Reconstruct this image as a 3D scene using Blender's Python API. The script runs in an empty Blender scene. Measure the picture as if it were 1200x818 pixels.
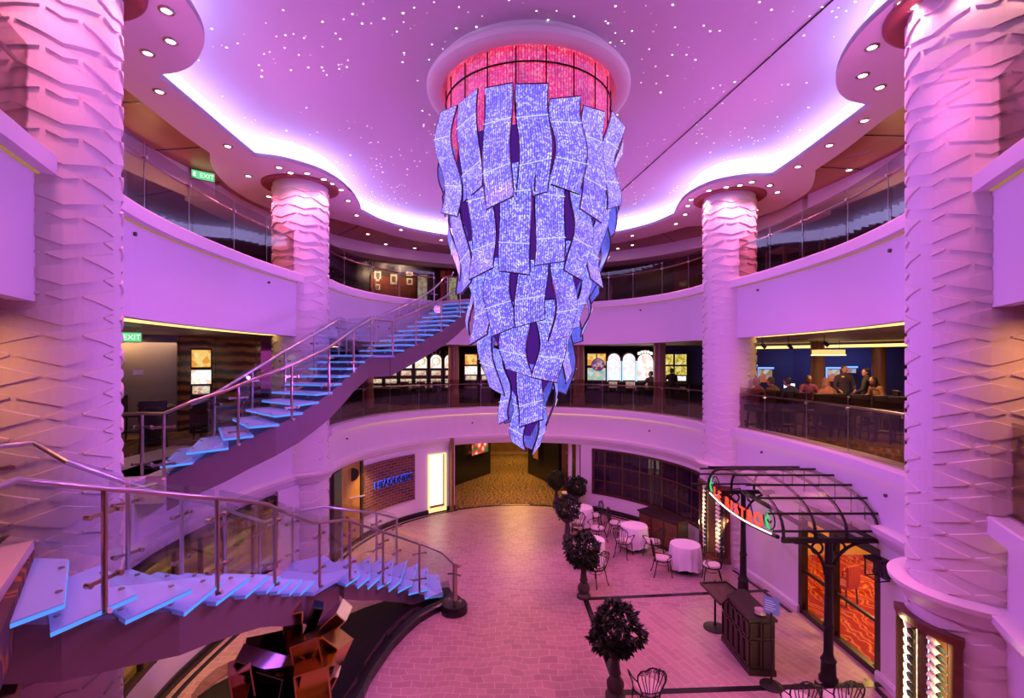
import bpy, math, random
from mathutils import Vector, Matrix
from mathutils.geometry import tessellate_polygon
rnd = random.Random(7)
PI = math.pi
sc = bpy.context.scene
col = sc.collection
EYE, FPX, HY = 5.5, 570.0, 423.0

# ------------------------------------------------------------------ mesh builder
class MB:
    def __init__(s):
        s.v = []; s.f = []; s.uv = None; s.smooth = False
    def add(s, vs, fs):
        n = len(s.v)
        s.v += [tuple(v) for v in vs]
        s.f += [tuple(i + n for i in f) for f in fs]
        return s
    def box(s, x0, x1, y0, y1, z0, z1, M=None):
        vs = [Vector(p) for p in ((x0,y0,z0),(x1,y0,z0),(x1,y1,z0),(x0,y1,z0),(x0,y0,z1),(x1,y0,z1),(x1,y1,z1),(x0,y1,z1))]
        if M is not None: vs = [M @ v for v in vs]
        return s.add(vs, [(0,3,2,1),(4,5,6,7),(0,1,5,4),(1,2,6,5),(2,3,7,6),(3,0,4,7)])
    def bar(s, p, q, w, h, up=(0,0,1)):
        p = Vector(p); q = Vector(q); d = (q - p)
        L = d.length; d.normalize(); u = Vector(up)
        if abs(d.dot(u)) > .98: u = Vector((0,1,0))
        x = d.cross(u).normalized(); z = x.cross(d)
        vs = []
        for t in (p, q):
            for a, b in ((-1,-1),(1,-1),(1,1),(-1,1)):
                vs.append(t + x*(a*w/2) + z*(b*h/2))
        return s.add(vs, [(0,1,2,3),(7,6,5,4),(0,4,5,1),(1,5,6,2),(2,6,7,3),(3,7,4,0)])
    def tube(s, pts, r, seg=8, closed=False):
        pts = [Vector(p) for p in pts]; n = len(pts)
        rr = r if isinstance(r, (list, tuple)) else [r]*n
        T = []
        for i in range(n):
            a = pts[(i-1) % n] if (closed or i > 0) else pts[i]
            b = pts[(i+1) % n] if (closed or i < n-1) else pts[i]
            d = b - a
            T.append(d.normalized() if d.length > 1e-9 else Vector((0,0,1)))
        u = Vector((0,0,1)) if abs(T[0].z) < .9 else Vector((1,0,0))
        u = (u - T[0]*u.dot(T[0])).normalized()
        vs = []
        for i in range(n):
            u = (u - T[i]*u.dot(T[i]))
            u = u.normalized() if u.length > 1e-6 else Vector((1,0,0))
            w = T[i].cross(u)
            for k in range(seg):
                a = 2*PI*k/seg
                vs.append(pts[i] + (u*math.cos(a) + w*math.sin(a))*rr[i])
        fs = []
        m = n if closed else n-1
        for i in range(m):
            for k in range(seg):
                a = i*seg + k; b = i*seg + (k+1) % seg
                c = ((i+1) % n)*seg + (k+1) % seg; d = ((i+1) % n)*seg + k
                fs.append((a,b,c,d))
        if not closed:
            fs.append(tuple(range(seg))[::-1]); fs.append(tuple((n-1)*seg + k for k in range(seg)))
        return s.add(vs, fs)
    def lathe(s, prof, seg=24, c=(0,0,0), sx=1, sy=1):
        n = len(prof); vs = []; fs = []
        for r, z in prof:
            for k in range(seg):
                a = 2*PI*k/seg
                vs.append((c[0]+sx*r*math.cos(a), c[1]+sy*r*math.sin(a), c[2]+z))
        for i in range(n-1):
            for k in range(seg):
                k2 = (k+1) % seg
                fs.append((i*seg+k, i*seg+k2, (i+1)*seg+k2, (i+1)*seg+k))
        fs.append(tuple(range(seg))[::-1]); fs.append(tuple((n-1)*seg+k for k in range(seg)))
        return s.add(vs, fs)
    def ell(s, c, r, rings=8, seg=12, M=None):
        vs = []; fs = []
        for i in range(rings+1):
            t = PI*i/rings
            for k in range(seg):
                a = 2*PI*k/seg
                v = Vector((r[0]*math.sin(t)*math.cos(a), r[1]*math.sin(t)*math.sin(a), r[2]*math.cos(t)))
                if M is not None: v = M @ v
                vs.append(Vector(c)+v)
        for i in range(rings):
            for k in range(seg):
                k2 = (k+1) % seg
                fs.append((i*seg+k, (i+1)*seg+k, (i+1)*seg+k2, i*seg+k2))
        return s.add(vs, fs)
    def poly(s, loops, z, down=False):
        """flat polygon (outer loop, holes) at height z"""
        flat = [p for l in loops for p in l]
        tris = tessellate_polygon([[Vector((p[0],p[1],0)) for p in l] for l in loops])
        fs = []
        for t in tris:
            a, b, c = (Vector(flat[i]) for i in t)
            cr_ = (b.x-a.x)*(c.y-a.y) - (b.y-a.y)*(c.x-a.x)
            if (cr_ > 0) == down: t = t[::-1]
            fs.append(tuple(t))
        return s.add([(p[0],p[1],z) for p in flat], fs)
    def slab(s, loops, z0, z1):
        s.poly(loops, z0, True); s.poly(loops, z1, False)
        for l in loops:
            n = len(l)
            s.add([(p[0],p[1],z0) for p in l]+[(p[0],p[1],z1) for p in l],
                  [(i,(i+1)%n,n+(i+1)%n,n+i) for i in range(n)])
        return s
    def sweep(s, path, prof, cap=True):
        """closed profile [(outward offset, z)] swept along a plan path"""
        N = normals(path); m = len(prof); n = len(path)
        vs = [(p[0]+N[i][0]*o, p[1]+N[i][1]*o, z) for i, p in enumerate(path) for o, z in prof]
        fs = [(i*m+k, i*m+(k+1)%m, (i+1)*m+(k+1)%m, (i+1)*m+k) for i in range(n-1) for k in range(m)]
        if cap: fs += [tuple(range(m))[::-1], tuple((n-1)*m+k for k in range(m))]
        return s.add(vs, fs)
    def grid(s, fn, nu, nv, uvfn=None):
        base = len(s.v); vs = [fn(i/nu, j/nv) for j in range(nv+1) for i in range(nu+1)]
        fs = [(j*(nu+1)+i, j*(nu+1)+i+1, (j+1)*(nu+1)+i+1, (j+1)*(nu+1)+i) for j in range(nv) for i in range(nu)]
        s.add(vs, fs)
        if uvfn:
            if s.uv is None: s.uv = {}
            for j in range(nv+1):
                for i in range(nu+1): s.uv[base+j*(nu+1)+i] = uvfn(i/nu, j/nv)
        return s
    def moved(s, M):
        o = MB(); o.v = [tuple(M @ Vector(v)) for v in s.v]; o.f = list(s.f); o.smooth = s.smooth; o.uv = s.uv
        return o
    def join(s, o):
        return s.add(o.v, o.f)

CEN = Vector((.3, 9.5))
def normals(path):
    n = len(path); out = []
    for i in range(n):
        a = Vector(path[max(0,i-1)]); b = Vector(path[min(n-1,i+1)])
        d = (b-a).normalized(); out.append(Vector((d.y,-d.x)))
    m = n//2
    if out[m].dot(Vector(path[m])-CEN) < 0: out = [-v for v in out]
    return out
def offs(path, o):
    N = normals(path)
    return [(p[0]+N[i].x*o, p[1]+N[i].y*o) for i, p in enumerate(path)]
def cr(pts, n=8):
    P = [Vector(p) for p in pts]; P = [P[0]*2-P[1]] + P + [P[-1]*2-P[-2]]
    out = []
    for i in range(1, len(P)-2):
        a, b, c, d = P[i-1:i+3]
        for k in range(n):
            t = k/n
            out.append(.5*((2*b)+(c-a)*t+(2*a-5*b+4*c-d)*t*t+(3*b-a-3*c+d)*t**3))
    out.append(P[-2])
    return [tuple(p) for p in out]
def cut(path, a, b):
    """the stretch of a plan path between arc fractions a and b, resampled"""
    L = [0]
    for p, q in zip(path, path[1:]): L.append(L[-1]+(Vector(q)-Vector(p)).length)
    def at(t):
        t *= L[-1]
        for i in range(len(path)-1):
            if t <= L[i+1]+1e-9:
                u = (t-L[i])/max(1e-9,L[i+1]-L[i]); p = Vector(path[i]).lerp(Vector(path[i+1]),u); return tuple(p)
        return path[-1]
    n = max(2, int((b-a)*L[-1]/.25)+1)
    return [at(a+(b-a)*i/n) for i in range(n+1)]
def plen(path): return sum((Vector(q)-Vector(p)).length for p, q in zip(path, path[1:]))
def px(x, y, Y=None, z=None):
    if Y is None: Y = (EYE-z)*FPX/(y-HY)
    return Vector(((x-600)/FPX*Y, Y, EYE-(y-HY)/FPX*Y))

# ------------------------------------------------------------------ objects
def wloc(o):
    v = Vector((0,0,0))
    while o is not None: v = v + Vector(o.location); o = o.parent
    return v
def obj(name, mb, m, parent=None, world=False, smooth=None, kind=None):
    me = bpy.data.meshes.new(name)
    vs = mb.v
    if world and parent is not None:
        w = wloc(parent); vs = [(v[0]-w.x, v[1]-w.y, v[2]-w.z) for v in vs]
    me.from_pydata(vs, [], mb.f)
    if mb.uv:
        ul = me.uv_layers.new(name='UVMap')
        for li, l in enumerate(me.loops):
            ul.data[li].uv = mb.uv.get(l.vertex_index, (0,0))
    for k in (m if isinstance(m, list) else [m]): me.materials.append(k)
    if smooth or (smooth is None and mb.smooth):
        me.shade_auto_smooth(angle=math.radians(38)) if hasattr(me, 'shade_auto_smooth') else None
        for p in me.polygons: p.use_smooth = True
        if not hasattr(me, 'shade_auto_smooth'): me.set_sharp_from_angle(angle=math.radians(38))
    me.update()
    o = bpy.data.objects.new(name, me); col.objects.link(o)
    if parent is not None: o.parent = parent
    if kind: o['kind'] = kind
    return o
def tag(o, label, cat, group=None):
    o['label'] = label; o['category'] = cat
    if group: o['group'] = group
    return o
def thing(name, label, cat, loc=(0,0,0), rotz=0, group=None):
    o = bpy.data.objects.new(name, None); col.objects.link(o)
    o.location = loc; o.rotation_euler = (0,0,rotz); o.empty_display_size = .1
    return tag(o, label, cat, group)
def struct(name, mb, m, smooth=None, parent=None):
    return obj(name, mb, m, parent, kind='structure' if parent is None else None, smooth=smooth)
def dup(root, loc, rotz, label, group=None, mats=None):
    kids = {}
    for o in bpy.data.objects:
        if o.parent is not None: kids.setdefault(o.parent.name, []).append(o)
    def rec(src, par):
        c = src.copy(); col.objects.link(c)
        if par is not None: c.parent = par
        for ch in kids.get(src.name, []): rec(ch, c)
        return c
    r = rec(root, None)
    r.location = loc; r.rotation_euler = (0,0,rotz); r['label'] = label
    if group: r['group'] = group
    return r

# ------------------------------------------------------------------ materials
def mat(name, c, rough=.5, metal=0., em=None, es=0., spec=.5, trans=0., coat=0.):
    m = bpy.data.materials.new(name); m.use_nodes = True
    b = m.node_tree.nodes['Principled BSDF']
    b.inputs['Base Color'].default_value = (*c,1); b.inputs['Roughness'].default_value = rough
    b.inputs['Metallic'].default_value = metal; b.inputs['Specular IOR Level'].default_value = spec
    b.inputs['Transmission Weight'].default_value = trans; b.inputs['Coat Weight'].default_value = coat
    if em is not None:
        b.inputs['Emission Color'].default_value = (*em,1); b.inputs['Emission Strength'].default_value = es
    return m
class NT:
    def __init__(s, m):
        s.m = m; s.t = m.node_tree; s.b = s.t.nodes['Principled BSDF']
    def n(s, typ, **kw):
        nd = s.t.nodes.new(typ)
        for k, v in kw.items():
            if k in ('operation','blend_type','feature','distance','data_type','wave_type','bands_direction','vector_type','noise_dimensions','voronoi_dimensions','offset','squash','offset_frequency'): setattr(nd, k, v)
            else: nd.inputs[k].default_value = v
        return nd
    def l(s, a, b): s.t.links.new(a, b)
    def ramp(s, fac, stops):
        r = s.t.nodes.new('ShaderNodeValToRGB'); s.l(fac, r.inputs['Fac'])
        e = r.color_ramp.elements
        while len(e) < len(stops): e.new(.5)
        for x, (p, c) in zip(e, stops): x.position = p; x.color = (*c,1)
        return r.outputs['Color']
    def bump(s, h, st=.3, d=.02):
        b = s.n('ShaderNodeBump', Strength=st, Distance=d); s.l(h, b.inputs['Height']); s.l(b.outputs['Normal'], s.b.inputs['Normal'])
def emit(name, c, st): return mat(name, (0,0,0), .6, em=c, es=st, spec=0)
def glass(name, tint=(.9,.93,.95), rough=0., refl=1.0):
    m = bpy.data.materials.new(name); m.use_nodes = True; t = m.node_tree
    for n in list(t.nodes): t.nodes.remove(n)
    o = t.nodes.new('ShaderNodeOutputMaterial'); mx = t.nodes.new('ShaderNodeMixShader')
    tr = t.nodes.new('ShaderNodeBsdfTransparent'); tr.inputs[0].default_value = (*tint,1)
    gl = t.nodes.new('ShaderNodeBsdfGlossy'); gl.inputs['Roughness'].default_value = rough
    gl.inputs['Color'].default_value = (refl,refl,refl,1)
    fr = t.nodes.new('ShaderNodeFresnel'); fr.inputs['IOR'].default_value = 1.5
    ge = t.nodes.new('ShaderNodeNewGeometry'); ma = t.nodes.new('ShaderNodeMath'); ma.operation = 'MULTIPLY_ADD'
    ma.inputs[1].default_value = 1/1.5-1.5; ma.inputs[2].default_value = 1.5; t.links.new(ge.outputs['Backfacing'], ma.inputs[0]); t.links.new(ma.outputs[0], fr.inputs['IOR'])
    t.links.new(fr.outputs[0], mx.inputs[0]); t.links.new(tr.outputs[0], mx.inputs[1]); t.links.new(gl.outputs[0], mx.inputs[2])
    t.links.new(mx.outputs[0], o.inputs['Surface'])
    return m

WHITE = mat('white_paint', (.80,.70,.77), .55)
PLASTER = mat('column_plaster', (.82,.72,.72), .6)
CEILP = mat('ceiling_band_paint', (.78,.72,.74), .6)
def m_star():
    m = mat('star_ceiling_paint', (.70,.60,.74), .6); t = NT(m)
    tc = t.n('ShaderNodeTexCoord')
    v = t.n('ShaderNodeTexVoronoi', Scale=2.6, Randomness=1.0); t.l(tc.outputs['Object'], v.inputs['Vector'])
    v2 = t.n('ShaderNodeTexVoronoi', Scale=7.0, Randomness=1.0); t.l(tc.outputs['Object'], v2.inputs['Vector'])
    nz = t.n('ShaderNodeTexNoise', Scale=.55, Detail=2.0); t.l(tc.outputs['Object'], nz.inputs['Vector'])
    a = t.n('ShaderNodeMath', operation='LESS_THAN'); t.l(v.outputs['Distance'], a.inputs[0]); a.inputs[1].default_value = .05
    b = t.n('ShaderNodeMath', operation='LESS_THAN'); t.l(v2.outputs['Distance'], b.inputs[0]); b.inputs[1].default_value = .105
    c = t.n('ShaderNodeMath', operation='GREATER_THAN'); t.l(nz.outputs['Fac'], c.inputs[0]); c.inputs[1].default_value = .50
    d = t.n('ShaderNodeMath', operation='MULTIPLY'); t.l(b.outputs[0], d.inputs[0]); t.l(c.outputs[0], d.inputs[1])
    sep = t.n('ShaderNodeSeparateColor'); t.l(v2.outputs['Color'], sep.inputs[0])
    d2 = t.n('ShaderNodeMath', operation='MULTIPLY'); t.l(d.outputs[0], d2.inputs[0]); t.l(sep.outputs[0], d2.inputs[1])
    e = t.n('ShaderNodeMath', operation='MAXIMUM'); t.l(a.outputs[0], e.inputs[0]); t.l(d2.outputs[0], e.inputs[1])
    g = t.n('ShaderNodeMath', operation='MULTIPLY'); t.l(e.outputs[0], g.inputs[0]); g.inputs[1].default_value = 5.5
    t.l(g.outputs[0], t.b.inputs['Emission Strength']); t.b.inputs['Emission Color'].default_value = (1,.85,.8,1)
    m.cycles.emission_sampling = 'NONE'
    return m
STAR = m_star()
def m_wood(name, c1, c2, sc_=3.0, rough=.35):
    m = mat(name, c1, rough); t = NT(m)
    tc = t.n('ShaderNodeTexCoord'); w = t.n('ShaderNodeTexNoise', Scale=sc_, Detail=4.0)
    mp = t.n('ShaderNodeMapping'); mp.inputs['Scale'].default_value = (1,.15,1); t.l(tc.outputs['Object'], mp.inputs[0]); t.l(mp.outputs[0], w.inputs['Vector'])
    t.l(t.ramp(w.outputs['Fac'], [(.3,c1),(.7,c2)]), t.b.inputs['Base Color']); return m
WOODC = m_wood('wood_ceiling_veneer', (.40,.17,.09), (.30,.12,.06), 2.0)
WOODD = m_wood('dark_wood', (.035,.018,.012), (.02,.01,.008), 5.0)
WOODM = m_wood('brown_wood', (.16,.05,.025), (.10,.03,.015), 5.0)
STEEL = mat('brushed_steel', (.62,.58,.58), .28, 1.0)
BRONZE = mat('bronze_steel', (.52,.42,.38), .3, 1.0)
DARKM = mat('dark_metal', (.02,.018,.018), .4, .6)
IRON = mat('wrought_iron', (.018,.014,.013), .5, .3)
BLACK = mat('black_stone', (.012,.01,.011), .25)
GLASS = glass('clear_glass')
GLASSD = glass('tinted_glass', (.76,.70,.70), 0., .6)
COVE = emit('cove_wall_glow', (.50,.42,1.0), 5.2)
WARMLED = emit('warm_led', (1.0,.62,.16), 2.2)
LAMPW = emit('warm_lamp_lens', (1.0,.66,.48), 14.0)
GOLDM = mat('gold_edge', (.55,.33,.18), .35, 1.0)

def m_floor():
    m = mat('stone_tile_floor', (.5,.42,.42), .38); t = NT(m)
    tc = t.n('ShaderNodeTexCoord'); sx = t.n('ShaderNodeSeparateXYZ'); t.l(tc.outputs['Object'], sx.inputs[0])
    # rings of tiles about the middle of the floor
    mp = t.n('ShaderNodeVectorMath', operation='SUBTRACT'); t.l(tc.outputs['Object'], mp.inputs[0]); mp.inputs[1].default_value = (-1.2,3.5,0)
    nz = t.n('ShaderNodeTexNoise', Scale=1.5, Detail=0.0); t.l(tc.outputs['Object'], nz.inputs['Vector'])
    nm = t.n('ShaderNodeVectorMath', operation='MULTIPLY_ADD'); t.l(nz.outputs['Color'], nm.inputs[0]); nm.inputs[1].default_value = (.34,.34,0); t.l(mp.outputs[0], nm.inputs[2])
    br = t.n('ShaderNodeTexBrick', Scale=1.0, offset=.5); t.l(nm.outputs[0], br.inputs['Vector'])
    br.inputs['Brick Width'].default_value = .27; br.inputs['Row Height'].default_value = .18; br.inputs['Mortar Size'].default_value = .0065
    br.inputs['Color1'].default_value = (.45,.29,.275,1); br.inputs['Color2'].default_value = (.36,.22,.22,1); br.inputs['Mortar'].default_value = (.58,.42,.42,1)
    b2 = t.n('ShaderNodeTexBrick', Scale=1.0, offset=.4); mp2 = t.n('ShaderNodeMapping'); mp2.inputs['Rotation'].default_value = (0,0,math.radians(68))
    t.l(tc.outputs['Object'], mp2.inputs[0]); t.l(mp2.outputs[0], b2.inputs['Vector'])
    b2.inputs['Brick Width'].default_value = .6; b2.inputs['Row Height'].default_value = .16; b2.inputs['Mortar Size'].default_value = .008
    b2.inputs['Color1'].default_value = (.47,.31,.285,1); b2.inputs['Color2'].default_value = (.39,.25,.235,1); b2.inputs['Mortar'].default_value = (.55,.385,.36,1)
    g1 = t.n('ShaderNodeMath', operation='GREATER_THAN'); t.l(sx.outputs['X'], g1.inputs[0]); g1.inputs[1].default_value = 1.72
    g2 = t.n('ShaderNodeMath', operation='LESS_THAN'); t.l(sx.outputs['Y'], g2.inputs[0]); g2.inputs[1].default_value = 11.35
    gg = t.n('ShaderNodeMath', operation='MULTIPLY'); t.l(g1.outputs[0], gg.inputs[0]); t.l(g2.outputs[0], gg.inputs[1])
    mx = t.n('ShaderNodeMix', data_type='RGBA'); t.l(gg.outputs[0], mx.inputs['Factor']); t.l(br.outputs['Color'], mx.inputs['A']); t.l(b2.outputs['Color'], mx.inputs['B'])
    st = t.n('ShaderNodeTexNoise', Scale=14.0, Detail=4.0); t.l(tc.outputs['Object'], st.inputs['Vector'])
    mu = t.n('ShaderNodeMix', data_type='RGBA', blend_type='MULTIPLY', Factor=.35); t.l(mx.outputs['Result'], mu.inputs['A'])
    t.l(t.ramp(st.outputs['Fac'], [(.3,(.75,.72,.72)),(.7,(1,1,1))]), mu.inputs['B']); t.l(mu.outputs['Result'], t.b.inputs['Base Color'])
    return m
FLOORM = m_floor()
def m_carpet(name, base, dark, hot, s1=1.6, thr=.62):
    m = mat(name, base, .95, spec=.1); t = NT(m); tc = t.n('ShaderNodeTexCoord')
    w = t.n('ShaderNodeTexWave', Scale=s1, Distortion=14.0, Detail=3.0); w.inputs['Detail Scale'].default_value = 1.2
    t.l(tc.outputs['Object'], w.inputs['Vector'])
    t.l(t.ramp(w.outputs['Fac'], [(.25,dark),(thr-.1,base),(thr+.15,hot),(.95,dark)]), t.b.inputs['Base Color']); return m
CARPET = m_carpet('corridor_carpet', (.22,.15,.05), (.10,.08,.05), (.55,.22,.05))
CARPETR = m_carpet('red_carpet', (.45,.05,.02), (.30,.02,.015), (.65,.26,.04), .9)
CARPETC = m_carpet('casino_carpet', (.16,.11,.07), (.10,.06,.07), (.36,.13,.04), .7)
def m_brick():
    m = mat('red_brick', (.3,.1,.07), .8); t = NT(m); tc = t.n('ShaderNodeTexCoord')
    br = t.n('ShaderNodeTexBrick', Scale=1.0); t.l(tc.outputs['UV'], br.inputs['Vector'])
    br.inputs['Brick Width'].default_value = .30; br.inputs['Row Height'].default_value = .1; br.inputs['Mortar Size'].default_value = .012
    br.inputs['Color1'].default_value = (.20,.055,.035,1); br.inputs['Color2'].default_value = (.10,.025,.022,1); br.inputs['Mortar'].default_value = (.24,.16,.14,1)
    t.l(br.outputs['Color'], t.b.inputs['Base Color']); t.bump(br.outputs['Fac'], -.4, .01); return m
BRICK = m_brick()
def m_beads(name, lo, hi, st, sc_=1.0, red=False):
    """vertical strings of lit crystal beads with sparkling facets, in uv metres"""
    m = mat(name, (.2,.2,.45), .25); t = NT(m); tc = t.n('ShaderNodeTexCoord'); sx = t.n('ShaderNodeSeparateXYZ'); t.l(tc.outputs['UV'], sx.inputs[0])
    a = t.n('ShaderNodeMath', operation='MULTIPLY'); t.l(sx.outputs['X'], a.inputs[0]); a.inputs[1].default_value = PI/.040*sc_
    b = t.n('ShaderNodeMath', operation='SINE'); t.l(a.outputs[0], b.inputs[0]); b2 = t.n('ShaderNodeMath', operation='ABSOLUTE'); t.l(b.outputs[0], b2.inputs[0])
    strg = t.ramp(b2.outputs[0], [(.15,(.12,.10,.45)) if not red else (.15,(.35,.2,.2)),(.65,(1,1,1))])
    v = t.n('ShaderNodeTexVoronoi', Scale=42.0*sc_, Randomness=.5); t.l(tc.outputs['UV'], v.inputs['Vector'])
    sp_ = t.n('ShaderNodeSeparateColor'); t.l(v.outputs['Color'], sp_.inputs[0])
    sp = t.ramp(sp_.outputs[0], [(.5,(0,0,0)),(1.0,(1,1,1))])
    big = t.n('ShaderNodeTexNoise', Scale=2.6, Detail=3.0); t.l(tc.outputs['UV'], big.inputs['Vector'])
    bg = t.ramp(big.outputs['Fac'], [(.3,(.55,.55,.6)),(.7,(1.15,1.15,1.1))])
    c = t.n('ShaderNodeMix', data_type='RGBA'); t.l(sp, c.inputs['Factor']); c.inputs['A'].default_value = (*lo,1); c.inputs['B'].default_value = (*hi,1)
    mu = t.n('ShaderNodeMix', data_type='RGBA', blend_type='MULTIPLY', Factor=1.0); t.l(c.outputs['Result'], mu.inputs['A']); t.l(strg, mu.inputs['B'])
    m2 = t.n('ShaderNodeMix', data_type='RGBA', blend_type='MULTIPLY', Factor=1.0); t.l(mu.outputs['Result'], m2.inputs['A']); t.l(bg, m2.inputs['B'])
    t.l(m2.outputs['Result'], t.b.inputs['Emission Color']); t.b.inputs['Emission Strength'].default_value = st
    return m
BEADS = m_beads('crystal_bead_strings', (.17,.15,1.0), (.85,.85,1.3), 1.2)
BEADSB = m_beads('crystal_bead_back', (.10,.13,.75), (.3,.3,.95), .9)
REDBEAD = m_beads('red_bead_net', (.80,.01,.06), (1.0,.22,.22), 1.2, .8, True)
def m_tread():
    m = mat('frosted_glass_tread', (.42,.44,.74), .28, em=(.14,.22,1.0), es=.20); t = m.node_tree; b = t.nodes['Principled BSDF']; o = t.nodes['Material Output']
    tr = t.nodes.new('ShaderNodeBsdfTransparent'); tr.inputs[0].default_value = (.80,.85,1,1); mx = t.nodes.new('ShaderNodeMixShader'); mx.inputs[0].default_value = .72
    t.links.new(tr.outputs[0], mx.inputs[1]); t.links.new(b.outputs[0], mx.inputs[2]); t.links.new(mx.outputs[0], o.inputs['Surface']); return m
TREAD = m_tread()
EDGE = emit('tread_edge_led', (.10,.30,1.0), 1.1)
FASC = mat('stair_beam_paint', (.20,.12,.14), .5)
CUSH = mat('cushion_fabric', (.74,.62,.60), .9)
CLOTH = mat('tablecloth_linen', (.85,.80,.82), .85)
LEAF = mat('dark_leaf', (.018,.03,.012), .45)
MIRROR = mat('mirror_metal', (.55,.50,.50), .08, 1.0)
AMBERMIR = mat('amber_reflection_mirror', (.85,.56,.13), .24, 1.0)  # reflection of the amber-lit floor put into the mirror colour
def m_gravel():
    m = mat('black_gravel', (.02,.02,.02), .6, spec=.25); t = NT(m); tc = t.n('ShaderNodeTexCoord')
    v = t.n('ShaderNodeTexVoronoi', Scale=28.0); t.l(tc.outputs['Object'], v.inputs['Vector'])
    t.l(t.ramp(v.outputs['Color'], [(.2,(.001,.001,.0015)),(.9,(.008,.0055,.005))]), t.b.inputs['Base Color']); t.bump(v.outputs['Distance'], -1.0, .04); return m
GRAVEL = m_gravel()
# ================================================================== THE SETTING
FZ = -.25                     # lower floor level
MZ = 3.65                     # ledge of the middle deck (its floor is 3.55)
UZ = 7.76                     # ledge of the upper deck
MF, UF = 3.55, 7.62
SOF, STARZ = 10.25, 10.88
def fl(x, y): return px(x, y, z=FZ)
COLS = [(-5.56,5.8),(-5.77,13.3),(6.1,6.4),(6.34,14.2)]

far = [(.3+5.3*math.cos(t), 14+5.4*math.sin(t)) for t in [math.radians(186-i*4) for i in range(47)]]
mR = cr([(6.05,13.68),(6.3,12.2),(6.49,10.1),(6.44,8.6),(6.25,7.0)], 6)
uR = cr([(6.05,13.65),(6.28,12.0),(6.36,9.9),(6.2,8.4),(5.85,6.9)], 6)
mL = cr([(-5.5,12.65),(-5.9,11.0),(-6.0,9.0),(-5.9,7.9),(-5.6,6.5)], 6)
uL = cr([(-5.42,12.66),(-5.62,10.8),(-5.6,8.7),(-5.45,7.4),(-5.2,6.4)], 6)
uNL = cr([(-5.0,5.35),(-4.83,4.95),(-4.55,4.3),(-4.3,3.5),(-4.15,2.6)], 5)
uNR = cr([(5.68,6.1),(5.5,5.7),(5.15,4.9),(4.85,4.0),(4.6,3.0)], 5)
mNL = [(-5.5,5.5),(-5.32,5.2),(-5.14,4.9)]
mNR = cr([(5.95,6.4),(5.8,6.05),(5.31,5.05),(5.0,4.2),(4.8,3.2)], 5)

def ppx(p): return 600+FPX*p[0]/p[1]
def cutpx(path, xa, xb):
    """the stretch of a plan path seen between two picture columns"""
    d = [(path[0][0]+(q[0]-path[0][0])*0, 0) for q in path[:1]]
    out = []
    for p, q in zip(path, path[1:]):
        for k in range(12):
            r = (p[0]+(q[0]-p[0])*k/12, p[1]+(q[1]-p[1])*k/12)
            if min(xa,xb) <= ppx(r) <= max(xa,xb): out.append(r)
    n = max(2, int(plen(out)/.22)); m = len(out)-1
    return [out[round(i*m/n)] for i in range(n+1)]
def cuty(path, ya, yb):
    out = []
    for p, q in zip(path, path[1:]):
        for k in range(20):
            r = (p[0]+(q[0]-p[0])*k/20, p[1]+(q[1]-p[1])*k/20)
            if min(ya,yb) <= r[1] <= max(ya,yb): out.append(r)
    n = max(2, int(plen(out)/.3)); m = len(out)-1
    return [out[round(i*m/n)] for i in range(n+1)]

# ---- columns with raised diamond relief
def column_mb():
    mb = MB(); R = .70
    mb.lathe([(R,FZ),(R,SOF+.15)], 64)
    per = .447; nr = int((SOF-FZ)/per)+2; nc = 8; da = 2*PI/nc
    def tile(a0, z0, w, h, pr):
        n = 8 if w > .5 else 4; vs = []
        for i in range(n+1):
            u = i/n; a = a0+(u-.5)*w/R; k = 1-abs(u-.5)*2
            zt = min(z0+h/2*k+.006, SOF); zb = max(z0-h/2*k-.006, FZ); q = R+pr
            c, s_ = math.cos(a), math.sin(a)
            vs += [(c*(R-.005),s_*(R-.005),zt+.006),(c*q,s_*q,zt),(c*q,s_*q,zb),(c*(R-.005),s_*(R-.005),zb-.002)]
        fs = [(0,1,2,3), tuple(n*4+k for k in (3,2,1,0))]
        for i in range(n):
            b = i*4; d = b+4
            fs += [(b+k,b+k+1,d+k+1,d+k) for k in range(3)]
        mb.add(vs, fs)
    for c in range(nc):
        for r in range(nr):
            z = FZ+per*r+(.5*per if c % 2 else 0)
            if z > SOF-.12: continue
            tile(c*da, z, .74, .225, .028)
            if z+per/2 < SOF-.08: tile(c*da, z+per/2, .27, .095, .028)
    return mb
cm = column_mb(); first = None
for i, (x, y) in enumerate(COLS):
    if first is None:
        first = struct('column', cm, PLASTER); c = first
    else:
        c = first.copy(); col.objects.link(c)
    c.location = (x,y,0); c.rotation_euler = (0,0,math.atan2(-y,-x)+(.19 if i in (0,2) else .1))
# moulded ring that girds each column
for i, (x, y) in enumerate(COLS):
    mb = MB(); mb.lathe([(.70,2.28),(.78,2.30),(.80,2.36),(.84,2.40),(.86,2.46),(.92,2.50),(.93,2.56),(.70,2.58)], 48, (x,y,0)); mb.smooth = True
    struct('trim_%d' % (i+1), mb, WHITE)
    mb = MB(); mb.lathe([(.69,SOF-.002),(.98,SOF-.002),(.98,SOF-.03),(.94,SOF-.05),(.71,SOF-.01)], 48, (x,y,0)); struct('trim_%d' % (i+11), mb, mat('column_head_recess', (.28,.08,.08), .6))

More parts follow.
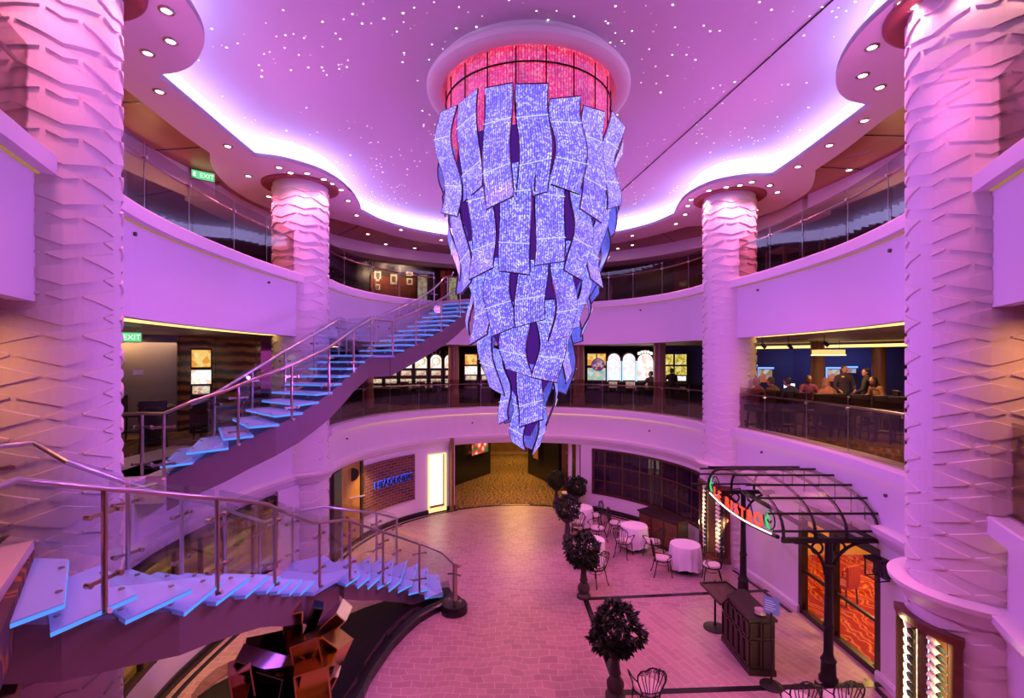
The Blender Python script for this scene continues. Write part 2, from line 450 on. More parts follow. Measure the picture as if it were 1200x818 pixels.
# ---- balcony ledges, fascias and their under-ledge lights
def ledge_prof(z): return [(0,z-.22),(0,z-.02),(.02,z),(.62,z),(.62,z-.22)]
n_w = 0
def balcony(path, z, bottom, name):
    mb = MB(); mb.sweep(path, ledge_prof(z)); struct('trim_ledge_'+name, mb, WHITE)
    mb = MB(); mb.sweep(path, [(.17,bottom),(.17,z-.22),(.34,z-.22),(.34,bottom)]); struct('wall_'+name, mb, WHITE)
    mb = MB(); mb.sweep(path, [(.135,z-.236),(.135,z-.221),(.165,z-.221),(.165,z-.236)])
    struct('trim_led_'+name, mb, LEDU if z > 5 else LEDM)
LEDM = emit('warm_ledge_led', (1.0,.60,.18), 3.0); LEDU = emit('faint_ledge_led', (1.0,.5,.2), .35)
MOUT, UBOT = 2.3, 6.14
balcony(far, MZ, MOUT, 'far_middle'); balcony(mR, MZ, MOUT, 'right_middle'); balcony(mL, MZ, MOUT, 'left_middle')
balcony(mNR, MZ, FZ, 'near_right_middle'); balcony(mNL, MZ, FZ, 'near_left_middle')
balcony(far, UZ, UBOT, 'far_upper'); balcony(uR, UZ, UBOT, 'right_upper'); balcony(uL, UZ, UBOT, 'left_upper')
balcony(uNL, UZ, UBOT, 'near_left_upper'); balcony(uNR, UZ, UBOT, 'near_right_upper')
MOULD = [(.20,2.22),(.12,2.24),(.10,2.30),(.05,2.34),(.03,2.42),(-.02,2.45),(-.03,2.55),(.20,2.58)]
for nm, p in (('far',far),('right',mR),('left',mL),('near_right',mNR)):
    mb = MB(); mb.sweep(p, MOULD); mb.smooth = True; struct('trim_moulding_'+nm, mb, WHITE)
# small dark sprinkler-like fittings on the fascias
FIT = mat('fitting_grey', (.09,.07,.08), .5)
def fitting(x, y, path, off, z=None):
    q = min(offs(path, off), key=lambda p: abs(ppx(p)-x)); v = px(x, y, Y=q[1]-.01)
    d = Vector((CEN.x-q[0], CEN.y-q[1], 0)).normalized()
    mb = MB(); mb.tube([Vector((q[0],q[1],v.z))-d*.01, Vector((q[0],q[1],v.z))+d*.035], .032, 10)
    o = obj('fascia_nozzle', mb, FIT)
    return o
NOZ = [(156.5,274,uL,.17,'on the left upper fascia beside the near left column'),(316,331,uL,.17,'on the left upper fascia beside the far left column'),
       (1043,293.5,uR,.17,'on the right upper fascia beside the near right column'),(891,340,uR,.17,'on the right upper fascia beside the far right column'),
       (891,530,mR,.17,'on the right wall above the glass canopy'),(1041.5,581,mR,.17,'on the right wall above the wall lantern'),
       (405,514,far,.17,'on the lower far fascia near the far left column'),(554,495.5,far,.17,'on the lower far fascia left of the chandelier tip'),
       (639,495,far,.17,'on the lower far fascia right of the chandelier tip'),(764,505,far,.17,'on the lower far fascia above the curtained window'),
       (749.5,363.5,far,.17,'on the upper far fascia right of the chandelier')]
for x, y, p, o, w in NOZ:
    tag(fitting(x,y,p,o), 'tiny dark round nozzle '+w, 'nozzle', 'nozzles on the white fascias')

# ---- deck slabs
def loop_mid(o):
    return [(-2.6,2.3),(2.6,2.3)] + offs(mNR,o)[::-1] + [(6.9,6.4)] + offs(mR,o)[::-1] + [(6.6,14.0)] + offs(far,o)[::-1] + [(-5.6,13.0)] + offs(mL,o) + [(-6.2,5.8)] + [(-5.3,5.35),(-4.96,5.05),(-3.3,3.05)]
def loop_up(o):
    return [(-4.0,-1.5),(4.0,-1.5)] + offs(uNR,o)[::-1] + [(6.9,6.4)] + offs(uR,o)[::-1] + [(6.6,14.0)] + offs(far,o)[::-1] + [(-5.6,13.0)] + offs(uL,o) + [(-6.2,5.8)] + offs(uNL,o)
BIG = [(-18,-7),(18,-7),(18,34),(-18,34)]
struct('floor_middle_deck', MB().slab([BIG, loop_mid(.3)], MF-.4, MF), CARPETC)
SLAB = mat('casino_ceiling_paint', (.42,.30,.22), .5)
struct('ceiling_middle_deck', MB().slab([BIG, loop_up(.34)], 6.2, 6.5), SLAB)
struct('floor_upper_deck', MB().slab([BIG, loop_up(.34)], UF-.3, UF), CARPETC)
struct('ceiling_lower_deck', MB().slab([BIG, loop_mid(.34)], 2.6, 2.75), SLAB)
mb = MB(); mb.poly([[(-18,-7),(18,-7),(18,36),(-18,36)]], FZ); struct('floor', mb, FLOORM)
# carpeted strip of the middle deck edge is stone: pale kerb inside the glass
KERB = mat('pale_stone_kerb', (.62,.52,.46), .5)
for nm, p in (('far',far),('right',mR),('left',mL)):
    struct('trim_kerb_'+nm, MB().sweep(p, [(.3,MF),(.3,MF+.06),(.95,MF+.012),(.95,MF)]), KERB)

# ---- ceiling: soffit band with lobes round the columns, lit cove, raised star ceiling
def arcseg(a, n=7): return cr(a, n)[:-1]
inner = (arcseg([(-4.75,4.3),(-4.45,5.2),(-4.3,6.0),(-4.33,6.6),(-4.55,7.2),(-5.06,7.75),(-5.5,8.0),(-5.9,8.08)])
  + arcseg([(-5.9,8.08),(-5.93,9.3),(-5.96,10.4),(-5.97,11.3)])
  + arcseg([(-5.97,11.3),(-5.4,11.55),(-4.85,12.15),(-4.6,12.9),(-4.55,13.8),(-4.65,14.8),(-4.8,15.5)])
  + arcseg([(-4.8,15.5),(-4.4,16.7),(-3.5,17.9),(-2.3,18.75),(-.9,19.2),(.4,19.3),(1.7,19.2),(3.0,18.75),(4.1,18.0),(4.9,17.0),(5.3,15.95)])
  + arcseg([(5.3,15.95),(5.15,15.2),(5.05,14.4),(5.1,13.7),(5.4,13.0),(6.0,12.6),(6.69,12.5)])
  + arcseg([(6.69,12.5),(6.72,11.5),(6.70,10.2),(6.66,9.05)])
  + arcseg([(6.66,9.05),(6.07,8.83),(5.6,8.4),(5.25,7.8),(5.05,7.1),(5.05,6.4),(5.2,5.5),(5.5,4.6)])
  + arcseg([(5.5,4.6),(4.9,2.6),(3.6,.6),(2.0,-.6),(.3,-1.0),(-1.4,-.7),(-3.1,.6),(-4.3,2.6),(-4.75,4.3)]))
outer = (cr([(-6.4,4.6),(-6.7,6.4),(-6.76,8.47),(-6.9,10.2),(-6.9,11.1)],4)[:-1] + cr([(-6.9,11.1),(-7.3,11.8),(-7.6,12.7),(-7.75,13.6),(-7.65,14.9),(-7.0,15.9),(-6.1,16.1)],4)[:-1]
  + cr([(-6.1,16.1),(-5.2,17.3),(-4.2,18.8),(-2.5,20.1),(.3,20.75),(3.2,20.2),(5.0,18.9),(6.2,17.2)],6)[:-1] + cr([(6.2,17.2),(7.4,16.8),(8.3,15.6),(8.4,14.6),(8.3,13.6),(7.9,12.7),(7.55,12.1)],4)[:-1]
  + cr([(7.55,12.1),(7.5,11.0),(7.3,9.03),(7.6,7.6),(7.9,6.0),(7.2,4.2)],5)[:-1] + cr([(7.2,4.2),(5.6,1.0),(3.0,-1.8),(.3,-2.6),(-2.6,-1.8),(-5.2,1.2),(-6.4,4.6)],5)[:-1])
def area2(l): return sum(a[0]*b[1]-b[0]*a[1] for a, b in zip(l, l[1:]+l[:1]))
def offloop(l, o):
    s_ = 1 if area2(l) > 0 else -1; n = len(l); out = []
    for i in range(n):
        d = (Vector(l[(i+1)%n])-Vector(l[i-1])).normalized(); out.append((l[i][0]+s_*d.y*o, l[i][1]-s_*d.x*o))
    return out
mb = MB(); mb.slab([outer, inner], SOF, SOF+.07)
struct('ceiling_soffit_band', mb, CEILP)
n = len(inner)
def ringwall(l1, z1, l2, z2):
    m = MB(); k = len(l1)
    m.add([(p[0],p[1],z1) for p in l1]+[(p[0],p[1],z2) for p in l2], [(i,(i+1)%k,k+(i+1)%k,k+i) for i in range(k)]); return m
mb = ringwall(inner, SOF, inner, SOF+.10); mb.join(ringwall(inner, SOF+.10, offloop(inner,.03), SOF+.10)); mb.join(ringwall(offloop(inner,.03), SOF+.10, offloop(inner,.03), SOF))
struct('ceiling_cove_lip', mb, CEILP)
l5 = offloop(inner,.34)
struct('trim_cove_glow', ringwall(l5, SOF+.08, l5, STARZ-.01), COVE)  # glowing band stands for the back wall that hidden LEDs light
struct('ceiling_cove_back', ringwall(offloop(inner,.36), SOF+.07, offloop(inner,.36), STARZ), WHITE)
mb = MB(); mb.poly([[(-9,-4),(9.5,-4),(9.5,22.5),(-9,22.5)]], STARZ, True); struct('ceiling', mb, STAR)
# black joint across the raised ceiling
mb = MB(); a = px(976,0,z=STARZ-.01); b = px(560,372,z=STARZ-.01)
a = px(976,0,z=STARZ-.012); b = px(716,235,z=STARZ-.012); d = (b-a); b2 = a+d*1.35
mb.bar(a-d*.5, b2, .025, .012); struct('ceiling_joint_strip', mb, BLACK)
# veneered ceiling over the upper gallery
mb = MB(); mb.slab([BIG, outer], SOF+.04, SOF+.12); struct('ceiling_gallery', mb, WOODC)
mb = MB()
for x0, y0, x1, y1 in ((-6.9,9.0,-12,9.2),(-7.0,10.9,-12,11.6),(-7.8,13.0,-12,14.6),(-6.9,7.2,-12,6.6),(7.4,10.3,13,10.6),(7.6,12.0,13,12.8),(8.3,14.6,13,16.4),(7.4,8.3,13,8.0),
                       (-5.4,17.2,-8,20),(-3.4,19.6,-5,23),(-1,20.6,-1.4,25),(1.6,20.6,2.1,25),(3.9,19.8,5.8,24),(5.6,18.2,8.2,22)):
    mb.bar((x0,y0,SOF+.037),(x1,y1,SOF+.037),.035,.012)
struct('ceiling_gallery_joints', mb, BLACK)
# dropped bulkhead that circles the gallery farther out
fo = offs(far, 3.0)
mb = MB(); mb.sweep(fo, [(0,9.85),(0,SOF+.1),(.9,SOF+.1),(.9,9.85)]); struct('ceiling_bulkhead', mb, CEILP)
for nm, p in (('left',uL),('right',uR)):
    mb = MB(); mb.sweep(p, [(2.5,9.9),(2.5,SOF+.08),(3.3,SOF+.08),(3.3,9.9)]); struct('ceiling_bulkhead_'+nm, mb, CEILP)

# ---- gallery walls of the upper deck
DKW = mat('dark_gallery_wall', (.05,.028,.03), .35); REDW = mat('red_wood_wall', (.22,.06,.03), .35)
gw = offs(far, 6.2)
struct('wall_far_upper', MB().sweep(gw, [(0,UF),(0,SOF),(.2,SOF),(.2,UF)]), DKW)
struct('wall_panel_picture', MB().sweep(cutpx(gw,432,500), [(-.1,UF),(-.1,9.6),(0,9.6),(0,UF)]), REDW)
struct('wall_panel_right_upper', MB().sweep(cutpx(gw,790,845), [(-.1,UF),(-.1,SOF),(0,SOF),(0,UF)]), REDW)
struct('wall_left_upper', MB().sweep([(-12,19),(-12.5,10),(-12,2)], [(0,UF),(0,SOF),(.2,SOF),(.2,UF)]), DKW)
struct('wall_right_upper', MB().sweep([(13,19),(13.5,10),(13,2)], [(0,UF),(0,SOF),(.2,SOF),(.2,UF)]), DKW)
# ---- casino walls on the middle deck
NAVY = mat('navy_casino_wall', (.035,.03,.09), .5); GREYW = mat('grey_wall', (.16,.13,.16), .6)
struct('wall_far_middle_back', MB().box(-12,9,30.0,30.3,MF,6.2), DKW)
struct('wall_right_casino', MB().sweep([(7.5,24.5),(13,22.5),(18,19)], [(0,MF),(0,6.2),(.2,6.2),(.2,MF)]), NAVY)
struct('wall_right_side', MB().box(17.6,17.8,3,22,MF,6.2), DKW)
struct('wall_left_middle_grey', MB().bar((-13.4,10.4,4.9),(-9.3,13.5,4.9),.2,2.7), GREYW)
struct('wall_left_middle_side', MB().box(-13.6,-13.4,2,12,MF,6.2), DKW)
# ---- lower deck: walls under the middle ledge
wall = [(.0,FZ),(.0,2.4),(.2,2.4),(.2,FZ)]
lowfar = far
def wseg(name, path, z0, z1, o0=.02, o1=.22, m=WHITE): return struct(name, MB().sweep(path, [(o0,z0),(o0,z1),(o1,z1),(o1,z0)]), m)
wseg('wall_left_sill', cuty(mL,6.3,12.7), FZ, .45); wseg('wall_left_head', cuty(mL,6.3,12.7), 2.15, 2.5, .18, .3)
wseg('wall_left_pier', cuty(mL,11.9,12.7), .45, 2.3)
wseg('wall_far_left', cutpx(far,396,535), FZ, 2.4, .12, .3)
wseg('wall_far_right_pilaster', cutpx(far,679,692), FZ, 2.4, .12, .6); wseg('wall_far_right_sill', cutpx(far,690,826), FZ, .42, .12, .3)
wseg('wall_far_right_head', cutpx(far,690,826), 2.12, 2.4, .12, .3); wseg('wall_far_right_end', cutpx(far,815,834), .42, 2.2, .12, .3)
wseg('wall_right_far', cutpx(mR,860,929), FZ, 2.4, .17, .34); wseg('wall_right_near', cutpx(mR,1017,1070), FZ, 2.4, .17, .34); wseg('wall_right_head', cutpx(mR,929,1017), 2.05, 2.4, .17, .34)
for nm, p in (('far_left',cutpx(far,396,535)),('far_right',cutpx(far,690,826)),('right_far',cutpx(mR,860,929)),('right_near',cutpx(mR,1017,1070)),('left',cuty(mL,6.3,12.7))):
    o = .1 if 'far_' in nm and 'right_far' not in nm else (.15 if 'right' in nm else 0)
    struct('baseboard_'+nm, MB().sweep(p, [(o-.05,FZ),(o-.05,FZ+.12),(o-.03,FZ+.16),(o+.05,FZ+.16),(o+.05,FZ)]), WHITE if 'right_' in nm else BLACK)
    struct('floor_border_'+nm, MB().sweep(p, [(o-.24,FZ),(o-.24,FZ+.004),(o-.14,FZ+.004),(o-.14,FZ)]), BLACK)
# black inlay lines of the bistro terrace
mb = MB(); z = FZ+.003
def strip(a, b, w=.13): mb.bar((a[0],a[1],z),(b[0],b[1],z),w,.006)
A = fl(686,702); B = fl(905,692); C = fl(728,818); C2 = fl(724,812); D = fl(1033,802); E = fl(875,663); G = fl(1075,830)
strip(A,B); strip(A,C); strip(C2,D); strip(B,E); strip(D,G)
struct('floor_inlay_lines', mb, BLACK)
# corridor: carpet, side walls, ceiling glow
cp = cutpx(far,532,684); cpo = offs(cp,.02)
struct('floor_corridor_carpet', MB().slab([cpo+[(4.2,30),(-3.6,30)] if cpo[0][0] < cpo[-1][0] else cpo[::-1]+[(4.2,30),(-3.6,30)]], FZ-.02, FZ+.012), CARPET)
struct('floor_corridor_threshold', MB().sweep(cp, [(-.07,FZ),(-.07,FZ+.018),(.05,FZ+.018),(.05,FZ)]), BLACK)
struct('wall_corridor_left', MB().box(-3.4,-3.2,18.7,31,FZ,2.6), DKW)
struct('wall_corridor_left_return', MB().bar((-2.25,18.5,1.1),(-3.3,20.5,1.1),.1,2.9), m_wood('amber_wood', (.28,.14,.04),(.2,.09,.03),4))
struct('wall_corridor_right', MB().box(3.6,3.8,18.8,31,FZ,2.6), WOODM)
struct('wall_corridor_end', MB().box(-6,6,31,31.2,FZ,2.6), m_wood('corridor_end_wood', (.3,.15,.05),(.2,.1,.04),3))
for i, x in enumerate((661,668,677)):
    p = px(x,560,Y=19.4+.2*(2-i)); mb = MB().box(p.x-.07,p.x+.07,p.y-.1,p.y+.1,FZ,2.6); struct('trim_%d' % (i+21), mb, WHITE if i else WOODM)
# ================================================================== RAILINGS
def railing(path, z, label, group, off=.22, plen_=1.25, h=1.12, start=0.):
    n = max(1, round(plen(path)/plen_)); m = path[len(path)//2]
    org = (m[0], m[1], z)
    t = thing('glass_railing', label, 'railing', org, 0, group)
    for i in range(n):
        a, b = i/n+.006/n, (i+1)/n-.006/n
        p = cut(path, a, b)
        mb = MB().sweep(p, [(off,z+.004),(off,z+h),(off+.014,z+h),(off+.014,z+.004)])
        obj('glass_panel', mb, GLASSD, t, True)
    N = offs(cut(path,0,1), off+.09)
    mb = MB(); mb.tube([(q[0],q[1],z+.93) for q in N], .026, 8); mb.smooth = True
    obj('handrail', mb, STEEL, t, True)
    q0, q1 = cut(path,0,1), offs(cut(path,0,1), 1)
    for i in range(n+1):
        f = min(.998,max(.002,i/n)); k = min(len(N)-1, round(f*(len(N)-1)))
        a = Vector((N[k][0],N[k][1],z+.93)); p = Vector((q0[k][0],q0[k][1],z+.93)); d = (a-p).normalized()
        mb = MB(); mb.tube([a, a-d*.12+Vector((0,0,-.03))], .012, 6); mb.tube([a-d*.125+Vector((0,0,-.03)), a-d*.07+Vector((0,0,-.03))], .028, 8)
        mb.bar(a-d*.085+Vector((0,0,-.9)), a-d*.085+Vector((0,0,h-.93)), .012, .008)
        obj('rail_clamp', mb, STEEL, t, True)
    s = MB().sweep(path, [(off-.03,z),(off-.03,z+.03),(off+.05,z+.03),(off+.05,z)]); obj('base_channel', s, STEEL, t, True)
    return t
GR = 'glass balcony railings'
railing(far, MZ, 'long curved glass railing in front of the slot machines on the middle deck', GR)
railing(mR, MZ, 'glass railing in front of the gaming tables and seated players', GR)
railing(cuty(mL,11.0,12.6), MZ, 'short glass railing on the middle deck behind the upper staircase', GR)
railing(cuty(mL,6.6,7.5), MZ, 'short glass railing between the near left column and the upper staircase landing', GR)
fl_ = cutpx(far, 380, 512); fr_ = cutpx(far, 566, 826)
railing(fl_, UZ, 'curved glass railing on the upper deck left of the staircase top', GR)
railing(fr_, UZ, 'curved glass railing on the upper deck right of the chandelier', GR)
railing(uR, UZ, 'glass railing on the upper deck right side with dark tables behind', GR)
railing(uL, UZ, 'glass railing on the upper deck left side under the veneered ceiling', GR)
railing(uNL, UZ, 'glass railing on the near left upper balcony over the column', GR)
railing(uNR, UZ, 'glass railing on the near right upper balcony over the column', GR)
railing(mNR, MZ, 'glass railing on the near right middle balcony beside the column', GR)

# ================================================================== STAIRCASES
def along(P, f):
    i = min(int(f), len(P)-2); u = f-i
    return P[i].lerp(P[i+1], u)
def find(P, x):
    """fraction along 3-D nosing list P that is seen at picture column x"""
    best = (1e9, 0)
    for k in range((len(P)-1)*40+1):
        f = k/40; q = along(P, f); e = abs(ppx(q)-x)
        if e < best[0]: best = (e, f)
    return best[1]
def stair_rail(t, P, fr, side, up, H=1.0, extra0=None, extra1=None, sunk=.1, end=None):
    """posts at fractions fr of edge list P, a handrail that follows the edge, glass between the posts"""
    dn = Vector((0,0,1))
    base = [along(P, f) for f in fr]
    rail = []
    f0, f1 = fr[0], fr[-1]; k = 0
    fs = sorted(set(list(fr)+[i for i in range(len(P)) if f0 < i < f1]))
    rail = [along(P,f)+Vector((0,0,H)) for f in fs]
    full = (extra0 or [])+rail+(extra1 or [])
    mb = MB(); mb.tube(full, .027, 10); mb.smooth = True
    for e in (full[0], full[-1]): mb.ell(e, (.034,.034,.034), 6, 8)
    obj('handrail', mb, BRONZE if side < 0 else STEEL, t, True)
    for i, b in enumerate(base):
        nx = base[i+1] if i+1 < len(base) else b+(b-base[i-1]); pv = base[i-1] if i else b-(nx-b)
        d = (nx-pv); d.z = 0; d.normalize(); lat = Vector((d.y,-d.x,0))*side
        mb = MB(); mb.tube([b+lat*-.06+Vector((0,0,-sunk)), b+lat*.0+Vector((0,0,-sunk-.03)), b+Vector((0,0,-sunk+.05)), b+Vector((0,0,H-.02))], .026, 10); mb.smooth = True
        p = obj('post', mb, BRONZE if side < 0 else STEEL, t, True)
        for h in (.18, H-.22):
            c = b+Vector((0,0,h)); mb = MB(); mb.bar(c-d*.14, c+d*.14, .014, .035)
            for s_ in (-1,1): mb.tube([c+d*(.14*s_)-lat*.03, c+d*(.14*s_)+lat*.03], .026, 10)
            obj('glass_clamp', mb, BRONZE, p, True)
    for a, b in zip(base, base[1:]):
        d = (b-a); g = d*(.05/max(.1,d.length)); lat = Vector((d.y,-d.x,0)).normalized()*.008
        q = [a+g+dn*.1, b-g+dn*.1, b-g+dn*(H+.1), a+g+dn*(H+.1)]
        mb = MB().add([v+lat for v in q]+[v-lat for v in q], [(0,1,2,3),(7,6,5,4),(0,4,5,1),(1,5,6,2),(2,6,7,3),(3,7,4,0)])
        obj('glass_panel', mb, GLASS, t, True)
def stair_treads(t, N, F, Z, skip=(), dirn=1):
    """N[i], F[i]: ends of nosing i; the tread of height Z[i] lies between nosings i-1 and i"""
    for i in range(1, len(N)):
        if i in skip: continue
        n0, f0, n1, f1 = (Vector((*p,Z[i])) for p in (N[i-1],F[i-1],N[i],F[i]))
        ov = (n1-n0)*.12; of = (f1-f0)*.6
        q = [n0-ov, n1+ov*.5, f1+of*.1, f0-of]; dz = Vector((0,0,.05))
        mb = MB().add([v-dz for v in q]+q, [(3,2,1,0),(4,5,6,7),(0,1,5,4),(1,2,6,5),(2,3,7,6),(3,0,4,7)])
        o = obj('tread', mb, TREAD, t, True)
        e = MB(); up = Vector((0,0,-.03)); k = 1 if dirn > 0 else 0
        if dirn > 0: e.bar(q[1]+up, q[2]+up, .010, .034); e.bar(q[0]+up, q[1]+up, .010, .034)
        else: e.bar(q[0]+up, q[3]+up, .010, .034); e.bar(q[0]+up, q[1]+up, .010, .034)
        obj('lit_edge', e, EDGE, o, True)
        for a, b in ((q[0],q[3]),(q[1],q[2])):
            for s_ in (.16,.84):
                c = MB(); m = a.lerp(b,s_)*.8+(q[0]+q[1]+q[2]+q[3])*.05; c.tube([m-Vector((0,0,.10)), m+Vector((0,0,.012))], .028, 8)
                obj('tread_fixing', c, BRONZE, o, True)
def stair_beam(t, N, F, Z, ins=.14, top=-.09, dep=.55, m=None):
    vs = []; n = len(N)
    for i in range(n):
        a = Vector(N[i]).lerp(Vector(F[i]), ins); b = Vector(F[i]).lerp(Vector(N[i]), ins)
        z = Z[i]; lo = max(z-dep, FZ+.005); hi = max(z+top, lo+.02)
        vs += [(a.x,a.y,lo),(a.x,a.y,hi),(b.x,b.y,hi),(b.x,b.y,lo)]
    fs = [(i*4+k, i*4+(k+1)%4, i*4+4+(k+1)%4, i*4+4+k) for i in range(n-1) for k in range(4)]
    fs += [(3,2,1,0), tuple((n-1)*4+k for k in range(4))]
    return obj('beam', MB().add(vs, fs), m or FASC, t, True)

BANDM = emit("bright_bead_band", (.8,.8,1.0), 1.0)
# ---- lower staircase
S = .195
Zl = [MZ-S*i for i in range(12)]
bn = [(71,735),(156,722),(221,713),(258,702),(290.6,695),(314,690.6),(327,691.5),(341,693.5),(353.5,693.5),(367,694.4)]
N = [(-3.97,3.70)] + [tuple(px(x,y,z=Zl[i+2]).xy) for i, (x,y) in enumerate(bn)]
F = [(-4.96,5.05)] + [tuple(px(x,y,z=Zl[i+1]).xy) for i, (x,y) in enumerate([(78,655),(117,662),(150,667),(182,671),(213,672)])]
F += [(-4.3,max(N[i][1]+.05, F[5][1]+.3*(i-5))) for i in range(6,11)]
zl = Zl[11]                                     # half landing
Ln0, Lf0 = N[10], F[10]; Ln1 = tuple(px(407,671.6,z=zl).xy); Lb = tuple(px(380,650.6,z=zl).xy); Lf1 = (-4.35, Lb[1]-.35)
Z2 = [zl-S*j for j in range(10)]
n2 = [(420.6,674.4),(432.5,676),(444,677),(457,680),(468,681.7),(481,685),(500,690),(518,697)]
f2 = [(414,654),(432.5,652.4),(447,653),(460,655),(476,657),(489,660.5),(501,665),(513,673)]
N2 = [Ln1]+[tuple(px(x,y,z=Z2[j+1]).xy) for j, (x,y) in enumerate(n2)]
F2 = [Lb]+[tuple(px(x,y,z=Z2[j+1]).xy) for j, (x,y) in enumerate(f2)]
ls = thing('staircase', 'lower curved staircase with glowing frosted glass treads down to the tiled floor', 'staircase', (-3.2,7.6,FZ), 0, 'glass staircases')
stair_treads(ls, N, F, Zl[:11], dirn=1)
lp = [Ln0, Ln1, Lb, Lf1, Lf0]
obj('landing', MB().slab([lp], zl-.06, zl), TREAD, ls, True)
stair_treads(ls, N2, F2, Z2[:9], dirn=1)
stair_beam(ls, N+[Ln1], F+[Lf1], Zl[:11]+[zl-.05], dep=.74, top=-.25)
stair_beam(ls, N2+[(-1.35,11.3)], F2+[(-1.7,12.9)], Z2[:9]+[FZ+.1], dep=.55, top=-.25)
obj('top_landing', MB().slab([[(-3.3,3.05),(-3.97,3.70),(-4.96,5.05),(-5.5,5.2),(-6,4.5),(-6,2.5),(-3.6,2.2)]], MF, MZ), mat('landing_stone', (.62,.5,.46), .4), ls, True)
P1 = [Vector((-3.40,3.0,MZ)), Vector((*N[0],Zl[0]))]+[Vector((*N[i],Zl[i])) for i in range(1,11)]+[Vector((*Ln1,zl))]+[Vector((*N2[j],Z2[j])) for j in range(1,9)]+[Vector((-1.30,11.05,FZ+.12))]
frn = [find(P1,x) for x in (123,255,322,374.5,410,449,491.5)]+[len(P1)-1.02]
stair_rail(ls, P1, frn, -1, 1, 1.0, extra0=[Vector((-3.25,2.4,MZ+1.0)), Vector((-3.42,3.1,MZ+1.0)), Vector((-3.62,3.55,MZ+.98))], extra1=[Vector((-1.22,11.1,FZ+1.05)),Vector((-1.2,11.3,FZ+1.0)),Vector((-1.33,11.3,FZ+.97))])
Q1 = [Vector((-5.12,4.78,MZ)), Vector((*F[0],Zl[0]))]+[Vector((*F[i],Zl[i])) for i in range(1,11)]+[Vector((*Lf1,zl)),Vector((*Lb,zl))]+[Vector((*F2[j],Z2[j])) for j in range(1,9)]
P_end = Vector((*fl(469,656).xy, FZ))
frq = [0, 4.0, 6.0, 8.0, 10.6, 12.0, 13.6, 15.6, 17.3]
stair_rail(ls, Q1, frq, 1, 1, 1.0, extra0=[Vector((-5.3,4.2,MZ+1.0))])
mb = MB(); mb.lathe([(.30,0),(.30,.16),(.27,.2),(.05,.2)], 24, (-1.32,11.15,FZ)); mb.smooth = True; obj('newel_plinth', mb, BLACK, ls, True)
mb = MB(); mb.tube([(-1.30,11.10,FZ+.18),(-1.30,11.10,FZ+1.12)], .055, 14); obj('newel_post', mb, BRONZE, ls, True)

# ---- upper staircase
U = .168
Nu = [(-5.62,7.85),(-5.36,8.12),(-5.0,8.52),(-4.72,8.83),(-4.39,9.12),(-4.15,9.58),(-4.03,10.1),(-3.93,10.6),(-3.92,11.15),(-3.93,11.75),(-3.96,12.35),(-3.93,12.95),(-3.90,13.5)]
Fu = [(-6.25,9.5),(-6.0,9.7),(-5.82,9.95),(-5.65,10.15),(-5.5,10.4),(-5.35,10.7),(-5.25,11.0),(-5.12,11.35),(-5.05,11.8),(-5.0,12.3),(-4.97,12.8),(-4.95,13.3),(-4.95,13.9)]
Zu = [MZ+U*i for i in range(13)]
zu = Zu[12]
Nv = [(-3.55,14.4),(-3.3,14.8),(-3.05,15.15),(-2.8,15.45),(-2.56,15.75),(-2.33,16.02),(-2.12,16.28),(-1.94,16.52),(-1.79,16.77),(-1.65,17.03),(-1.52,17.3),(-1.42,17.6)]
Fv = [(-4.62,15.35),(-4.42,15.75),(-4.2,16.1),(-3.97,16.42),(-3.74,16.72),(-3.5,16.98),(-3.28,17.2),(-3.08,17.4),(-2.9,17.6),(-2.76,17.8),(-2.64,18.0),(-2.55,18.2)]
Zv = [zu+(UZ-zu)/12*(i+1) for i in range(12)]
us = thing('staircase', 'upper curved staircase with glass treads rising to the upper deck left of the chandelier', 'staircase', (-4.3,12.0,MZ), 0, 'glass staircases')
def up_treads(t, N, F, Z):
    stair_treads(t, N, F, Z, dirn=-1)
up_treads(us, Nu, Fu, [None]+Zu[1:])
obj('landing', MB().slab([[Nu[12],Nv[0],Fv[0],(-4.97,14.6),Fu[12]]], zu-.06, zu), TREAD, us, True)
up_treads(us, Nv, Fv, [None]+Zv[:11])
topl = [Nv[11],(-1.25,18.2),(-1.0,19.25),(-2.4,18.75),Fv[11]]
obj('top_landing', MB().slab([topl], UZ-.2, UZ), mat('pale_landing', (.6,.52,.52), .4), us, True)
stair_beam(us, Nu+[Nv[0]], Fu+[Fv[0]], [z for z in Zu]+[zu], ins=.08, dep=.62, top=-.06, m=FASC)
stair_beam(us, Nv, Fv, [zu]+Zv[:11], ins=.06, dep=.62, top=-.06, m=FASC)
obj('foot_landing', MB().slab([[(-6.6,7.6),(-5.95,7.82),(-5.62,7.85),(-6.25,9.5),(-6.7,10.6),(-7.4,10.6),(-7.4,7.6)]], MF-.35, MZ), mat('landing_stone_pale', (.62,.5,.46), .4), us, True)
PU = [Vector((-5.98,7.86,MZ))]+[Vector((*Nu[i],Zu[i])) for i in range(13)]+[Vector((*Nv[i],([zu]+Zv)[i])) for i in range(12)]+[Vector((-1.25,18.2,UZ))]
fru = [0, 1.0]+[find(PU[:15],x) for x in (279,341.6,385.4,414.5)]+[13.0,14.05,16.2,19.0,22.0,25.8]
stair_rail(us, PU, fru, -1, 1, 1.0, sunk=.04, extra0=[Vector((-6.25,7.75,MZ+1.0))])
QU = [Vector((-6.6,10.6,MZ)), Vector((*Fu[0],Zu[0]))]+[Vector((*Fu[i],Zu[i])) for i in range(1,13)]+[Vector((-4.97,14.6,zu))]+[Vector((*Fv[i],([zu]+Zv)[i])) for i in range(12)]+[Vector((-2.45,18.75,UZ))]
stair_rail(us, QU, [0,2.2,4.8,7.4,10,13,14.0,16,18.5,21,23.5,26.8], 1, 1, 1.0, sunk=.04, extra1=[Vector((-2.35,19.0,UZ+1.05)),Vector((-2.3,19.0,UZ+1.2))])

